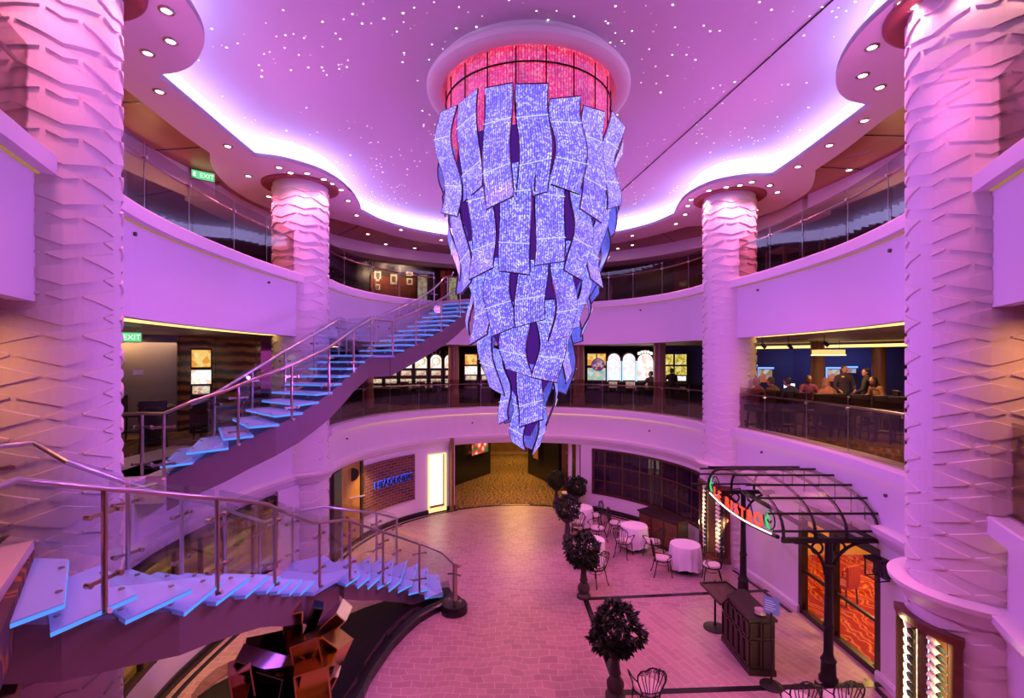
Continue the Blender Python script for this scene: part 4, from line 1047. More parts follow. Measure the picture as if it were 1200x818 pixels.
def AY(u): return YM+HALF*math.cos(PI*u)*-1
def AZ(u): return ZB+.05+(ZC-ZB)*math.sin(PI*u)**.8
mb = MB()
for y in (YN,YF): mb.bar((X0,y,ZB),(X1+.1,y,ZB),.07,.09)
mb.bar((XP,YN,ZB),(XP,YF,ZB),.06,.08); mb.bar((X1,YN,ZB),(X1,YF,ZB),.06,.08); obj('beam_frame', mb, IRON, cp_, True)
for x in (X0, X0+.57, X0+1.13, X1):
    mb = MB(); mb.tube([(x,AY(k/20),AZ(k/20)) for k in range(21)], .032, 6); obj('arched_rib', mb, IRON, cp_, True)
for k in range(10):
    u = .02+.96*k/9; mb = MB(); mb.bar((X0-.18-.25*u,AY(u),AZ(u)+.045),(X1+.14,AY(u),AZ(u)+.045),.035,.035); obj('purlin', mb, IRON, cp_, True)
mb = MB(); mb.grid(lambda u,v: (X0-.1+(X1-X0+.15)*u, AY(.02+.96*v), AZ(.02+.96*v)+.03), 1, 18); obj('glass_roof', mb, m_canopy(), cp_, True)
for s_ in (-1,1):
    mb = MB(); mb.tube(scroll((X0,YM+s_*(HALF*.72),ZB+.26), .24, 0, 1.4*s_, (0,1,0), (0,0,1), 20), .014, 5); obj('scroll', mb, IRON, cp_, True)
    mb = MB(); mb.tube([(X0,YM+s_*HALF*.35,ZB+.05),(X0,YM+s_*HALF*.25,ZB+.38),(X0,YM,ZB+.5)], .014, 5); obj('scroll', mb, IRON, cp_, True)
for k in range(1,8):
    u = .1+.1*k; mb = MB(); mb.tube([(X1-.02,AY(u),ZB),(X1-.02,AY(u),AZ(u))], .012, 5); obj('strut', mb, IRON, cp_, True)
# curved sign rail and neon
def SX(u): return X0-.05-.04*math.sin(PI*u)
def SY(u): return YF-.1-(YF-YN-.2)*u
mb = MB(); mb.tube([(SX(k/16)+.03,SY(k/16),ZB+.02-.10*math.sin(PI*k/16)) for k in range(17)], .04, 8); obj('sign_rail', mb, IRON, cp_, True)
def text_mb(s_, size, ext, face='CENTER'):
    cu = bpy.data.curves.new('lettering','FONT'); cu.body = s_; cu.size = size; cu.extrude = ext; cu.align_x = face; cu.resolution_u = 3
    o = bpy.data.objects.new('lettering', cu); col.objects.link(o); dg = bpy.context.evaluated_depsgraph_get(); me = bpy.data.meshes.new_from_object(o.evaluated_get(dg))
    mb = MB(); mb.add([v.co for v in me.vertices], [tuple(p.vertices) for p in me.polygons]); bpy.data.objects.remove(o); bpy.data.curves.remove(cu); bpy.data.meshes.remove(me); return mb
ns = thing('neon_sign', 'red neon LE BISTRO sign with white underline on the canopy front', 'sign', (X0-.2,YM,ZB))
NR = emit('red_neon', (1.0,.05,.02), 2.2); NG = emit('green_neon', (.05,.75,.22), 1.0); NW = emit('white_neon', (1.0,.85,.82), 3.0)
txt = 'LE BISTRO'; u = .11
wd = {'L':.085,'E':.085,' ':.05,'B':.09,'I':.055,'S':.09,'T':.09,'R':.095,'O':.12}
for ch_ in txt:
    uc = u+wd[ch_]/2; u += wd[ch_]
    if ch_ == ' ': continue
    p = Vector((SX(uc)-.02, SY(uc), ZB-.02-.10*math.sin(PI*uc)+.09)); tx = Vector((SX(uc+.02)-SX(uc-.02), SY(uc+.02)-SY(uc-.02), 0)).normalized()
    M = Matrix.Translation(p) @ Matrix(((tx.x,0,-tx.y*-1,0),(tx.y,0,-tx.x,0),(0,1,0,0),(0,0,0,1)))
    obj('letter', text_mb(ch_, .34 if ch_ != 'O' else .40, .012).moved(M), NR, ns, True)
mb = MB(); mb.tube([(SX(k/24)-.02,SY(k/24),ZB+.05-.10*math.sin(PI*k/24)) for k in range(1,24)], .016, 6); obj('underline_tube', mb, NW, ns, True)
for uc in (.07,.92):
    p = Vector((SX(uc)-.02,SY(uc),ZB+.1)); mb = MB()
    mb.tube([p, p+Vector((0,.06,.12)), p+Vector((0,0,.24)), p+Vector((0,-.03,.32))], .016, 6); mb.tube([p+Vector((0,-.09,.2)), p+Vector((0,0,.22)), p+Vector((0,.08,.14))], .013, 6); mb.tube([p+Vector((0,.03,.12)), p+Vector((0,-.07,0))], .014, 6)
    obj('green_figure', mb, NG, ns, True)

# ================================================================== FAR LOWER WALL
def wallquad(path, xa, xb, z0, z1, o0, o1): return MB().sweep(cutpx(path,xa,xb), [(o0,z0),(o0,z1),(o1,z1),(o1,z0)])
# curtained window (right) with mullions
wpth = cutpx(far,692,816)
win = struct('window_2', MB().sweep(wpth, [(.10,.40),(.10,.48),(.26,.48),(.26,.40)]).sweep(wpth, [(.10,2.06),(.10,2.14),(.26,2.14),(.26,2.06)]), mat('window_mahogany', (.07,.02,.015), .35))
mb = MB()
L_ = cut(wpth,0,1); NN = offs(L_,.16)
for k in range(9):
    p = NN[round(k/8*(len(NN)-1))]; mb.bar((p[0],p[1],.42),(p[0],p[1],2.12),.045,.05)
for z in (.93,1.5): mb.sweep(wpth, [(.14,z-.022),(.14,z+.022),(.18,z+.022),(.18,z-.022)])
obj('window_muntins', mb, mat('muntin_mahogany', (.09,.025,.02), .35), win)
def m_curtain():
    m = mat('violet_sheer_curtain', (.12,.08,.20), .8); return m
N3 = offs(wpth,.36); mb = MB(); nn = len(N3)*6; vs = []
for k in range(nn):
    f = k/(nn-1)*(len(N3)-1); i = min(int(f),len(N3)-2); p = Vector(N3[i]).lerp(Vector(N3[i+1]),f-i); d = (p-CEN).normalized()*(.04*math.sin(k*1.35)+.02*math.sin(k*.53))
    vs += [(p.x+d.x,p.y+d.y,.40),(p.x+d.x,p.y+d.y,2.15)]
mb.add(vs, [(2*k,2*k+2,2*k+3,2*k+1) for k in range(nn-1)]); mb.smooth = True
tag(obj('curtain', mb, m_curtain()), 'violet sheer curtain hanging behind the gridded terrace window', 'curtain')
obj('window_glass', MB().sweep(wpth, [(.155,.44),(.155,2.1),(.165,2.1),(.165,.44)]), GLASSD, win)
# light box left
lb = cutpx(far,505,522)
lx0, lx1 = px(503.5,560,Y=lb[0][1]), px(523.5,560,Y=lb[-1][1])
ys = min(lb[0][1],lb[-1][1]); 
tt = thing('light_box', 'tall glowing white light box set in the wall beside the corridor', 'light box', (lb[len(lb)//2][0],lb[len(lb)//2][1],FZ))
mb = MB().sweep(cutpx(far,503,524), [(.04,FZ+.05),(.04,1.98),(.14,1.98),(.14,FZ+.05)]); obj('lit_surround', mb, emit('warm_light_panel', (1.0,.72,.30), 1.3), tt, True)
mb = MB().sweep(cutpx(far,503.3,519), [(.015,FZ+.32),(.015,1.95),(.035,1.95),(.035,FZ+.32)]); obj('lit_panel', mb, emit('white_light_panel', (1.0,.9,.68), 2.2), tt, True)
mb = MB().sweep(cutpx(far,519,520.6), [(.0,FZ+.25),(.0,1.95),(.035,1.95),(.035,FZ+.25)]); mb.sweep(cutpx(far,503.3,520.6), [(.0,FZ+.24),(.0,FZ+.32),(.035,FZ+.32),(.035,FZ+.24)]); obj('frame', mb, GOLDM, tt, True)
# brick panel with blue-lit lettering
bp = cutpx(far,427,488); mb = MB(); L = plen(bp); m = len(bp)-1; bo = offs(bp,.05)
mb.grid(lambda u,v: (*bo[round(u*m)], .45+v*1.65), m, 1, lambda u,v: (u*L, v*1.65)); br = struct('wall_brick_panel', mb, BRICK)
so = [p for p in offs(cutpx(far,436,482),-.03)]; a, b = Vector((*so[0],0)), Vector((*so[-1],0))
if a.x > b.x: a, b = b, a
d = (b-a); mid = (a+b)/2; mid.z = px(459,563,Y=mid.y).z; tx = d.normalized(); nz_ = Vector((tx.y,-tx.x,0))
M = Matrix.Translation(mid-nz_*-.04) @ Matrix(((tx.x,0,nz_.x,0),(tx.y,0,nz_.y,0),(0,1,0,0),(0,0,0,1)))
hs = thing('wall_sign', 'black HEADLINERS lettering with a blue glow on the brick panel', 'sign', mid)
tm = text_mb('HEADLINERS', .30, .02); wx = max(v[0] for v in tm.v)-min(v[0] for v in tm.v); k = d.length*.97/wx
S_ = Matrix.Diagonal((k,1.0,1,1)); obj('letters', tm.moved(M @ Matrix.Translation((0,-.1,.03)) @ S_), mat('black_letter', (.01,.01,.015), .3), hs, True)
obj('blue_backlight', tm.moved(M @ Matrix.Translation((0,-.115,0)) @ Matrix.Diagonal((k*1.02,1.14,.5,1))), emit('blue_sign_led', (.03,.09,1.0), 2.0), hs, True)
# amber door with a round window, far left
dpth = cutpx(far,402,424); dm = m_wood('amber_door_wood', (.42,.22,.05),(.34,.16,.03),4)
dr2 = struct('door_2', MB().sweep(dpth, [(.06,FZ),(.06,2.3),(.13,2.3),(.13,FZ)]), dm)
p = min(offs(dpth,.05), key=lambda q: abs(ppx(q)-413)); pc = px(413,556,Y=p[1]); dd = Vector((CEN.x-p[0],CEN.y-p[1],0)).normalized()
mb = MB(); c_ = Vector((p[0],p[1],pc.z)); mb.tube([c_, c_+dd*.03], .2, 24); obj('round_window', mb, BLACK, dr2)
mb = MB(); s_ = Vector((dd.y,-dd.x,0)); c2 = Vector((p[0],p[1],px(413,583,Y=p[1]).z))+dd*.06; mb.tube([c2-s_*.38, c2+s_*.38], .03, 8); obj('push_bar', mb, STEEL, dr2)
mb = MB(); c3 = c2-s_*.36+Vector((0,0,.12)); mb.tube([c3, c3+Vector((0,0,.45))], .018, 8); obj('door_handle', mb, STEEL, dr2)
mb = MB().sweep(cutpx(far,424,427.5), [(.03,FZ),(.03,2.3),(.14,2.3),(.14,FZ)]).sweep(cutpx(far,393,402), [(.03,FZ),(.03,2.3),(.14,2.3),(.14,FZ)]); obj('door_frame', mb, WOODD, dr2)
area((-4.3,15.4,2.25), (1,.6,.15), 28, .5, .5)
# corridor: poster display left, dark display right
pd = thing('poster_display', 'black display wall with two red lit posters in the corridor', 'display', (-1.9,23.6,FZ))
mb = MB().bar((-2.75,22.4,1.15),(-1.2,24.9,1.15),.25,2.8); obj('display_wall', mb, BLACK, pd, True)
def poster_mat(nm, a, b, c):
    m = emit(nm, a, 1.2); t = NT(m); tc = t.n('ShaderNodeTexCoord'); v = t.n('ShaderNodeTexVoronoi', Scale=3.2); t.l(tc.outputs['Object'], v.inputs['Vector'])
    t.l(t.ramp(v.outputs['Distance'], [(.1,b),(.45,a),(.8,c)]), t.b.inputs['Emission Color']); return m
for zc, h in ((1.95,.35),(1.25,.55)):
    a = Vector((-2.02,23.28,zc)); b = Vector((-1.32,24.4,zc)); o_ = Vector((.13,-.08,0)).normalized()*.14
    mb = MB().bar(a+o_, b+o_, .02, h); obj('lit_poster', mb, poster_mat('poster_print', (.85,.03,.02), (1,.75,.55), (.03,.12,.04)), pd, True)
    mb = MB()
    for z in (zc-h/2, zc+h/2): mb.bar(a+o_+Vector((0,0,z-zc)), b+o_+Vector((0,0,z-zc)), .04, .04)
    obj('poster_frame', mb, GOLDM, pd, True)
pd = thing('display_cabinet', 'black display cabinet with a lit niche on the right side of the corridor', 'display', (1.5,23.6,FZ))
mb = MB().bar((2.25,22.2,1.15),(.95,24.9,1.15),.3,2.8); obj('cabinet_body', mb, BLACK, pd, True)
mb = MB().bar((1.42,23.55,1.4),(1.22,23.95,1.4),.05,1.3); mb = mb.moved(Matrix.Translation((-.16,-.09,0))); obj('niche', mb, mat('niche_wood', (.3,.14,.05), .5), pd, True)
# left amber windows below the moulding
ml = cuty(mL,7.1,11.9)
AMB = mat('amber_glass', (.10,.055,.012), .12, spec=.8, em=(.9,.42,.05), es=.10)
def m_amber(m):
    t = NT(m); tc = t.n('ShaderNodeTexCoord'); w_ = t.n('ShaderNodeTexNoise', Scale=2.0, Detail=3.0); mp = t.n('ShaderNodeMapping'); mp.inputs['Scale'].default_value = (.35,.35,3.2); t.l(tc.outputs['Object'], mp.inputs[0]); t.l(mp.outputs[0], w_.inputs['Vector'])
    t.l(t.ramp(w_.outputs['Fac'], [(.42,(.05,.02,.003)),(.58,(.9,.42,.04)),(.70,(1.6,1.0,.25))]), t.b.inputs['Emission Color']); t.b.inputs['Emission Strength'].default_value = .15  # streaky pane emission stands in for the lit room behind
m_amber(AMB)
w1 = struct('window_1', MB().sweep(ml, [(.02,.44),(.02,.54),(.2,.54),(.2,.44)]).sweep(ml, [(.05,2.08),(.05,2.2),(.2,2.2),(.2,2.08)]), WOODD)
obj('window_glass', MB().sweep(ml, [(.12,.5),(.12,2.12),(.13,2.12),(.13,.5)]), AMB, w1)
mb = MB(); NN = offs(cut(ml,0,1),.09)
for k in range(7): p = NN[round(k/6*(len(NN)-1))]; mb.bar((p[0],p[1],.46),(p[0],p[1],2.15),.07,.07)
obj('window_mullions', mb, WOODD, w1)
struct('wall_left_lower_back', MB().box(-8.2,-8.0,5,13.4,FZ,2.6), DKW)
# ---- gravel pool with mirrored sculpture
edge = [fl(*p).xy for p in ((538,706),(522,711),(505.6,718.5),(488,729),(473,742),(455,761),(440,782),(428,800),(420,818))]
edge = [tuple(p) for p in edge]+[(-2.75,7.3),(-3.1,6.7)]
pool = edge+[(-3.8,6.4),(-4.7,6.6),(-5.15,7.3)]+[tuple(fl(*p).xy) for p in ((232,818),(250,805),(273,793))]+[(-4.3,10.3),(-3.4,11.3),(-2.4,12.1),(-1.6,12.3)]
struct('floor_gravel_bed', MB().slab([pool], FZ-.02, FZ+.03), GRAVEL)
mb = MB().sweep(edge, [(-.10,FZ),(-.10,FZ+.13),(-.06,FZ+.16),(.08,FZ+.16),(.10,FZ+.13),(.10,FZ)]); struct('trim_pool_curb', mb, BLACK)
mb = MB().sweep(edge[2:], [(-.0,FZ+.16),(-.0,FZ+.40),(.014,FZ+.40),(.014,FZ+.16)]) if False else MB().sweep(edge[1:], [(.02,FZ+.16),(.02,FZ+.36),(.034,FZ+.36),(.034,FZ+.16)])
gl_ = obj('pool_glass_rim', mb, GLASSD); tag(gl_, 'low curved glass rim along the black pool curb', 'glass rim')
lr = [tuple(fl(*p).xy) for p in ((225,830),(238,812),(255,797),(285,783),(330,768))]
gl2 = obj('pool_glass_rim', MB().sweep(lr, [(0,FZ),(0,FZ+.22),(.012,FZ+.22),(.012,FZ)]), GLASSD); tag(gl2, 'low glass rim on the left side of the gravel bed', 'glass rim')
sculp = thing('mirror_sculpture', 'heap of open mirrored boxes on the gravel bed', 'sculpture', (-3.6,7.9,FZ))
DMIR = mat('dark_mirror', (.10,.07,.07), .08, 1.0); PMIR = mat('violet_mirror', (.72,.58,.70), .22, 1.0); OMIR = mat('orange_reflection_mirror', (.6,.28,.16), .1, 1.0)  # the orange mirror carries reflected light in its colour
def mbox(x, y, Y, w, h, d, rx, ry, rz, m, tk=.022):
    c = px(x,y,Y=Y); R_ = Matrix.Translation(c) @ Matrix.Rotation(math.radians(rz),4,'Z') @ Matrix.Rotation(math.radians(ry),4,'Y') @ Matrix.Rotation(math.radians(rx),4,'X')
    mb = MB(); a, b = w/2, h/2; e = d/2
    mb.box(-a,a,-e,e,b-tk,b,R_); mb.box(-a,a,-e,e,-b,-b+tk,R_); mb.box(-a,-a+tk,-e,e,-b+tk,b-tk,R_); mb.box(a-tk,a,-e,e,-b+tk,b-tk,R_)
    zs = min(v[2] for v in mb.v)
    if zs < FZ+.03: mb = mb.moved(Matrix.Translation((0,0,FZ+.03-zs)))
    o = obj('mirror_box', mb, m, sculp, True)
    if True:
        k = MB(); k.box(-a+tk,a-tk,e*.55,e*.55+.012,-b+tk,b-tk,R_)
        if zs < FZ+.03: k = k.moved(Matrix.Translation((0,0,FZ+.03-zs)))
        obj('inner_mirror', k, m, o, True)
for a in ((342,734,8.1,.30,.68,.34,8,0,30,OMIR),(365,730,8.3,.16,.62,.3,0,22,20,DMIR),(386,731,8.2,.22,.72,.4,10,46,10,PMIR),(362,762,7.7,.42,.40,.45,-12,-14,16,AMBERMIR),(390,760,7.9,.36,.40,.4,-8,24,-20,AMBERMIR),
          (314,781,7.5,.95,.24,.3,20,24,12,PMIR),(312,763,7.9,.60,.26,.5,10,0,25,DMIR),(367,800,7.4,.48,.52,.5,-10,-6,22,AMBERMIR),(326,802,7.4,.56,.46,.6,-14,4,-16,DMIR),(284,800,7.3,.30,.56,.4,0,-8,30,OMIR),(389,797,7.7,.10,.32,.3,0,26,10,PMIR),(345,775,8.3,.7,.5,.6,0,10,40,DMIR)):
    mbox(*a)
# ---- exit signs
EXG = emit('exit_green', (.12,.62,.25), 1.3)
def exit_sign(x, y, Y, w, h, rz, lab):
    c = px(x,y,Y=Y); t = thing('exit_sign', lab, 'sign', c, math.radians(rz), 'green emergency exit signs')
    mb = MB().box(-w/2,w/2,-.02,.02,-h/2,h/2); obj('lit_face', mb, EXG, t); mb = MB().box(-w/2-.02,w/2+.02,0,.05,-h/2-.02,h/2+.02); obj('housing', mb, STEEL, t)
    mb = MB(); wh = emit('exit_white', (.85,1,.85), 1.3); M_ = Matrix.Translation((0,-.024,0)) @ Matrix.Rotation(PI/2,4,'X')
    mb.join(text_mb('EXIT', h*.8, .002).moved(Matrix.Translation((.08,-.023,-h*.28)) @ Matrix.Rotation(PI/2,4,'X')))
    mb.box(-w*.44,-w*.34,-.024,-.02,-h*.3,h*.3); obj('lettering', mb, wh, t)
    for k in (-1,1):
        mb = MB(); mb.tube([(k*w*.35,.02,h/2),(k*w*.35,.02,h/2+.35)], .008, 6); obj('hanger', mb, STEEL, t)
exit_sign(1004,176,11.3,.50,.19,-55,'green exit sign under the veneered ceiling of the right upper gallery')
exit_sign(238,206,12.2,.48,.19,40,'green exit sign under the veneered ceiling of the left upper gallery')
exit_sign(149,395,10.0,.46,.18,30,'green exit sign under the ceiling of the left middle deck')
ringm = MB(); ringm.lathe([(.055,0),(.105,0),(.10,-.014),(.07,-.022),(.055,-.004)], 20); ringm.smooth = True
lensm = MB(); lensm.lathe([(.058,-.002),(.058,-.012),(.02,-.018)], 16)
dl0 = None
class _Once: used = False
def dl_proto():
    global dl0
    if dl0 is None:
        dl0 = thing('downlight', 'tiny warm downlight in the gallery ceiling beside the left exit sign', 'downlight', px(209,204,z=SOF+.02), 0, 'gallery downlights'); obj('trim_ring', ringm, STEEL, dl0); obj('lens', lensm, LAMPW, dl0)
    return dl0
# ================================================================== CASINO (middle deck)
def screen_mat(nm, cols, sc_, st, coord='Object', typ='v'):
    m = emit(nm, cols[0], st*.62); t = NT(m); tc = t.n('ShaderNodeTexCoord')
    if typ == 'v':
        v = t.n('ShaderNodeTexVoronoi', Scale=sc_); t.l(tc.outputs[coord], v.inputs['Vector']); sp = t.n('ShaderNodeSeparateColor'); t.l(v.outputs['Color'], sp.inputs[0]); f = sp.outputs[0]
    else:
        v = t.n('ShaderNodeTexNoise', Scale=sc_, Detail=2.0); t.l(tc.outputs[coord], v.inputs['Vector']); f = v.outputs['Fac']
    n = len(cols); t.l(t.ramp(f, [((i+.2)/n,c) for i, c in enumerate(cols)]), t.b.inputs['Emission Color']); return m
S_WHEEL = screen_mat('wheel_screen', [(1,1,.95),(1,.9,.75),(1,.55,.35),(1,1,1)], 9, 1.9); S_REEL = screen_mat('reel_screen', [(1,.95,.85),(.8,.25,.2),(1,.9,.6)], 12, 1.2)
S_ARCH = screen_mat('arched_screen', [(.95,1,1),(.6,.85,1),(1,.95,.9),(1,.7,.8)], 7, 1.9); S_PINK = screen_mat('pink_screen', [(1,.9,.85),(1,.55,.5),(1,.95,.95)], 6, 1.9)
S_YEL = screen_mat('yellow_screen', [(1,.8,.12),(.9,.6,.05),(.35,.25,.02),(1,.9,.45)], 11, 1.3); S_ORG = screen_mat('orange_screen', [(1,.55,.1),(1,.8,.3),(.9,.35,.05)], 6, 1.5)
S_SEA = screen_mat('sea_screen', [(.25,.55,1),(.8,.9,1),(.9,.7,.4),(.4,.7,.6)], 6, 1.2); S_DISC = screen_mat('disc_screen', [(.35,.03,.08),(.9,.55,.7),(.2,.1,.4)], 9, 1.0)
CAB = mat('slot_cabinet', (.03,.022,.03), .3); CHR = mat('slot_chrome', (.6,.5,.5), .2, 1.0); GLOW = emit('slot_edge_light', (.5,.75,1), 2.0)
def disc(mb, c, r, y, z0=None, n=24, th=.02):
    mb.tube([(c[0],y,c[1]),(c[0],y-th,c[1])], r, n); return mb
def archpoly(w, z0, z1, y, th=.02, n=14):
    r = w/2; pts = [(-r,z0),(r,z0)]+[(r*math.cos(PI*k/n), z1-r+r*math.sin(PI*k/n)) for k in range(n+1)]
    m = MB(); k = len(pts); m.add([(x,y,z) for x,z in pts]+[(x,y-th,z) for x,z in pts], [tuple(range(k))[::-1], tuple(range(k,2*k))]+[(i,(i+1)%k,k+(i+1)%k,k+i) for i in range(k)]); return m
def slot(typ, loc, rz, lab, w=.66):
    t = thing('slot_machine', lab, 'slot machine', loc, rz, 'slot machines'); h = w/2
    mb = MB().box(-h,h,-.28,.28,0,.78); mb.box(-h,h,-.05,.28,.78,1.55); obj('cabinet', mb, CAB, t)
    mb = MB().add([(-h,-.40,.74),(h,-.40,.74),(h,-.05,.86),(-h,-.05,.86),(-h,-.40,.68),(h,-.40,.68),(h,-.05,.74),(-h,-.05,.74)], [(0,1,2,3),(4,7,6,5),(0,4,5,1),(1,5,6,2),(2,6,7,3),(3,7,4,0)]); obj('button_deck', mb, CHR, t)
    if typ == 'wheel':
        obj('reel_screen', MB().box(-h*.75,h*.75,-.075,-.05,.92,1.12), S_REEL, t); obj('belly_screen', MB().box(-h*.7,h*.7,-.075,-.05,1.28,1.5), S_REEL, t)
        obj('head', archpoly(w*.98,1.5,2.32,.1,.14), CAB, t); a = archpoly(w*.80,1.62,2.24,-.04,.015); obj('wheel_screen', a, S_WHEEL, t)
        mb = MB(); mb.tube([(.18*math.cos(k*PI/8),-.062,1.93+.18*math.sin(k*PI/8)) for k in range(16)], .012, 5, True); obj('wheel_ring', mb, GOLDM, t)
        for k in range(3): mb = MB(); mb.tube([((k-1)*.16,-.02,2.28),((k-1)*.20,-.02,2.42)], .02, 6); obj('topper_spike', mb, GOLDM, t)
    elif typ == 'arch' or typ == 'pink':
        obj('head', archpoly(w*1.0,1.0,2.36,.1,.14), CAB, t); obj('arched_screen', archpoly(w*.86,1.06,2.29,-.04,.015), S_ARCH if typ == 'arch' else S_PINK, t)
        obj('reel_screen', MB().box(-h*.8,h*.8,-.09,-.05,.86,1.0), S_REEL, t); mb = MB()
        for s_ in (-1,1): obj('edge_light', MB().box(s_*h*.95-.012,s_*h*.95+.012,-.07,-.05,1.0,1.95), GLOW, t)
        if typ == 'pink':
            for k in range(-2,3): mb = MB(); mb.ell((k*.13,.0,2.36-.03*k*k*.6),(.09,.06,.09),6,10); obj('topper_lobe', mb, S_PINK, t)
    elif typ == 'disc':
        obj('head', MB().box(-h,h,-.04,.2,1.0,2.34), CAB, t); obj('upper_screen', MB().box(-h*.92,-h*.02-.02,-.06,-.04,1.75,2.28), S_ORG, t); obj('upper_screen', MB().box(h*.06,h*.92,-.06,-.04,1.75,2.28), S_ORG, t)
        obj('lower_screen', MB().box(-h*.92,h*.92,-.06,-.04,1.05,1.62), S_SEA, t); mb = MB(); disc(mb,(.06,1.78),.27,-.06); obj('disc_screen', mb, S_DISC, t)
        mb = MB(); mb.tube([(.06+.28*math.cos(k*PI/12),-.085,1.78+.28*math.sin(k*PI/12)) for k in range(24)], .03, 6, True); obj('disc_ring', mb, CHR, t)
    else:
        obj('head', MB().box(-h,h,-.04,.2,1.0,2.30), CAB, t); obj('upper_screen', MB().box(-h*.88,h*.88,-.06,-.04,1.78,2.25), S_YEL if typ == 'yellow' else S_ORG, t)
        obj('lower_screen', MB().box(-h*.92,h*.92,-.06,-.04,1.32,1.70), S_YEL if typ == 'yellow' else S_WHEEL, t); obj('reel_screen', MB().box(-h*.8,h*.8,-.08,-.04,1.05,1.26), S_PINK if typ == 'yellow' else S_REEL, t)
    return t
SLY = 23.0
def slotpos(x): v = px(x,440,Y=SLY-abs(x-600)*.004); return Vector((v.x,v.y,MF))
for x, ty, w, lab in ((441,'wheel',.66,'wheel topped slot machine leftmost in the row behind the staircase'),(458.5,'wheel',.66,'wheel topped slot machine second in the row beside the staircase beam'),
      (476,'wheel',.66,'wheel topped slot machine third from the staircase in the row'),(493.5,'wheel',.66,'wheel topped slot machine fourth from the staircase in the row'),(511,'wheel',.62,'wheel topped slot machine fifth in the row, nearest the brown pillar fully in view'),
      (527.5,'wheel',.62,'wheel topped slot machine half hidden by the brown pillar'),(552,'plain',.62,'slot machine with square warm screens standing alone left of the chandelier'),(571,'plain',.62,'slot machine with square warm screens half hidden by the chandelier'),
      (664,'disc',.92,'slot machine with round disc screen half hidden by the pillar right of the chandelier'),(699,'disc',.90,'slot machine with a round disc screen and orange upper screens in full view'),
      (719.5,'arch',.64,'arched white slot machine next to the round disc machine'),(737,'arch',.64,'arched white slot machine next to the pink topped machine'),(756,'pink',.80,'slot machine with a pink scalloped top beside the brown pillar'),
      (782,'yellow',.56,'yellow lit slot machine right behind the brown pillar'),(797.5,'yellow',.56,'yellow lit slot machine rightmost in the row')):
    v = slotpos(x); slot(ty, v, -math.atan2(v.x,v.y)*.5, lab, w)
# round brown pillars behind the middle railing
PIL = mat('brown_pillar', (.30,.14,.08), .3)
for i, (x, Y) in enumerate(((431,20.2),(531.5,20.6),(678.5,20.6),(773,19.6),(958,17.8),(1030,18.6))):
    v = px(x,430,Y=Y); mb = MB(); mb.lathe([(.25,MF),(.25,MF+.55),(.23,MF+.56),(.23,6.2)], 20, (v.x,v.y,0)); mb.smooth = True; struct('column_casino_pillar', mb, PIL)
# dark stools in front of the slot machines
def make_stool():
    t = thing('casino_stool', '', 'stool', (0,0,0), 0, 'dark padded stools at the slot machines')
    mb = MB(); mb.lathe([(.22,0),(.22,.03),(.05,.06)], 16); obj('base', mb, DARKM, t); mb = MB(); mb.tube([(0,0,.04),(0,0,.58)], .035, 8); obj('pedestal', mb, DARKM, t)
    mb = MB(); mb.lathe([(.17,.56),(.21,.60),(.21,.66),(.17,.69)], 16); mb.smooth = True; obj('seat', mb, CAB, t)
    mb = MB(); mb.grid(lambda u,v: (.21*math.sin((u-.5)*2.2), -.12-.11*math.cos((u-.5)*2.2), .68+v*.36), 8, 2); mb.grid(lambda u,v: (.18*math.sin((.5-u)*2.2), -.11-.09*math.cos((u-.5)*2.2), .68+v*.36), 8, 2); obj('backrest', mb, CAB, t)
    return t
st0 = make_stool()
for i, (x, lab) in enumerate(((476,'dark stool before the third wheel topped slot machine'),(494,'dark stool before the fourth wheel topped slot machine'),(512,'dark stool before the fifth wheel topped slot machine'),(708,'dark stool before the round disc slot machine'),(727,'dark stool between the two arched white slot machines'),(749,'dark stool before the pink topped slot machine'),(790,'dark stool before the yellow lit slot machines'))):
    v = slotpos(x); p = (v.x*.957, v.y-1.0, MF)
    if i == 0: st0.location = p; st0['label'] = lab; st0.rotation_euler = (0,0,-.1)
    else: dup(st0, p, .1*(i%3-1), lab)
# gaming tables and chairs, right wing
FELT = mat('dark_felt', (.03,.05,.06), .9); LEATH = mat('dark_leather', (.035,.02,.022), .45); LAY = mat('pale_table_layout', (.75,.72,.5), .7)
def gaming_table(loc, rz, lab, lay=FELT):
    t = thing('gaming_table', lab, 'gaming table', loc, rz, 'gaming tables'); t.scale = (.78,.78,1)
    o = [(1.05*math.cos(PI*k/18), -.75*math.sin(PI*k/18)) for k in range(19)]+[(-1.05,.12),(1.05,.12)]
    i_ = [(x*.86,y*.82) for x,y in o]
    obj('table_top', MB().slab([o], .84, .90), LEATH, t); obj('felt', MB().slab([i_], .90, .905), lay, t)
    obj('pedestal', MB().slab([[(x*.6,y*.55) for x,y in o]], .05, .84), WOODD, t); obj('chip_tray', MB().box(-.35,.35,-.06,.1,.905,.95), CHR, t)
    return t
def P(x, Y): v = px(x,440,Y=Y); return (v.x, v.y, MF)
gaming_table(P(915,14.6), .5, 'dark semicircular gaming table at the left end of the right wing')
gaming_table(P(978,14.2), .4, 'dark semicircular gaming table in front of the two standing men')
gaming_table(P(1052,13.6), .3, 'gaming table with a pale printed layout beside the near right column', LAY)
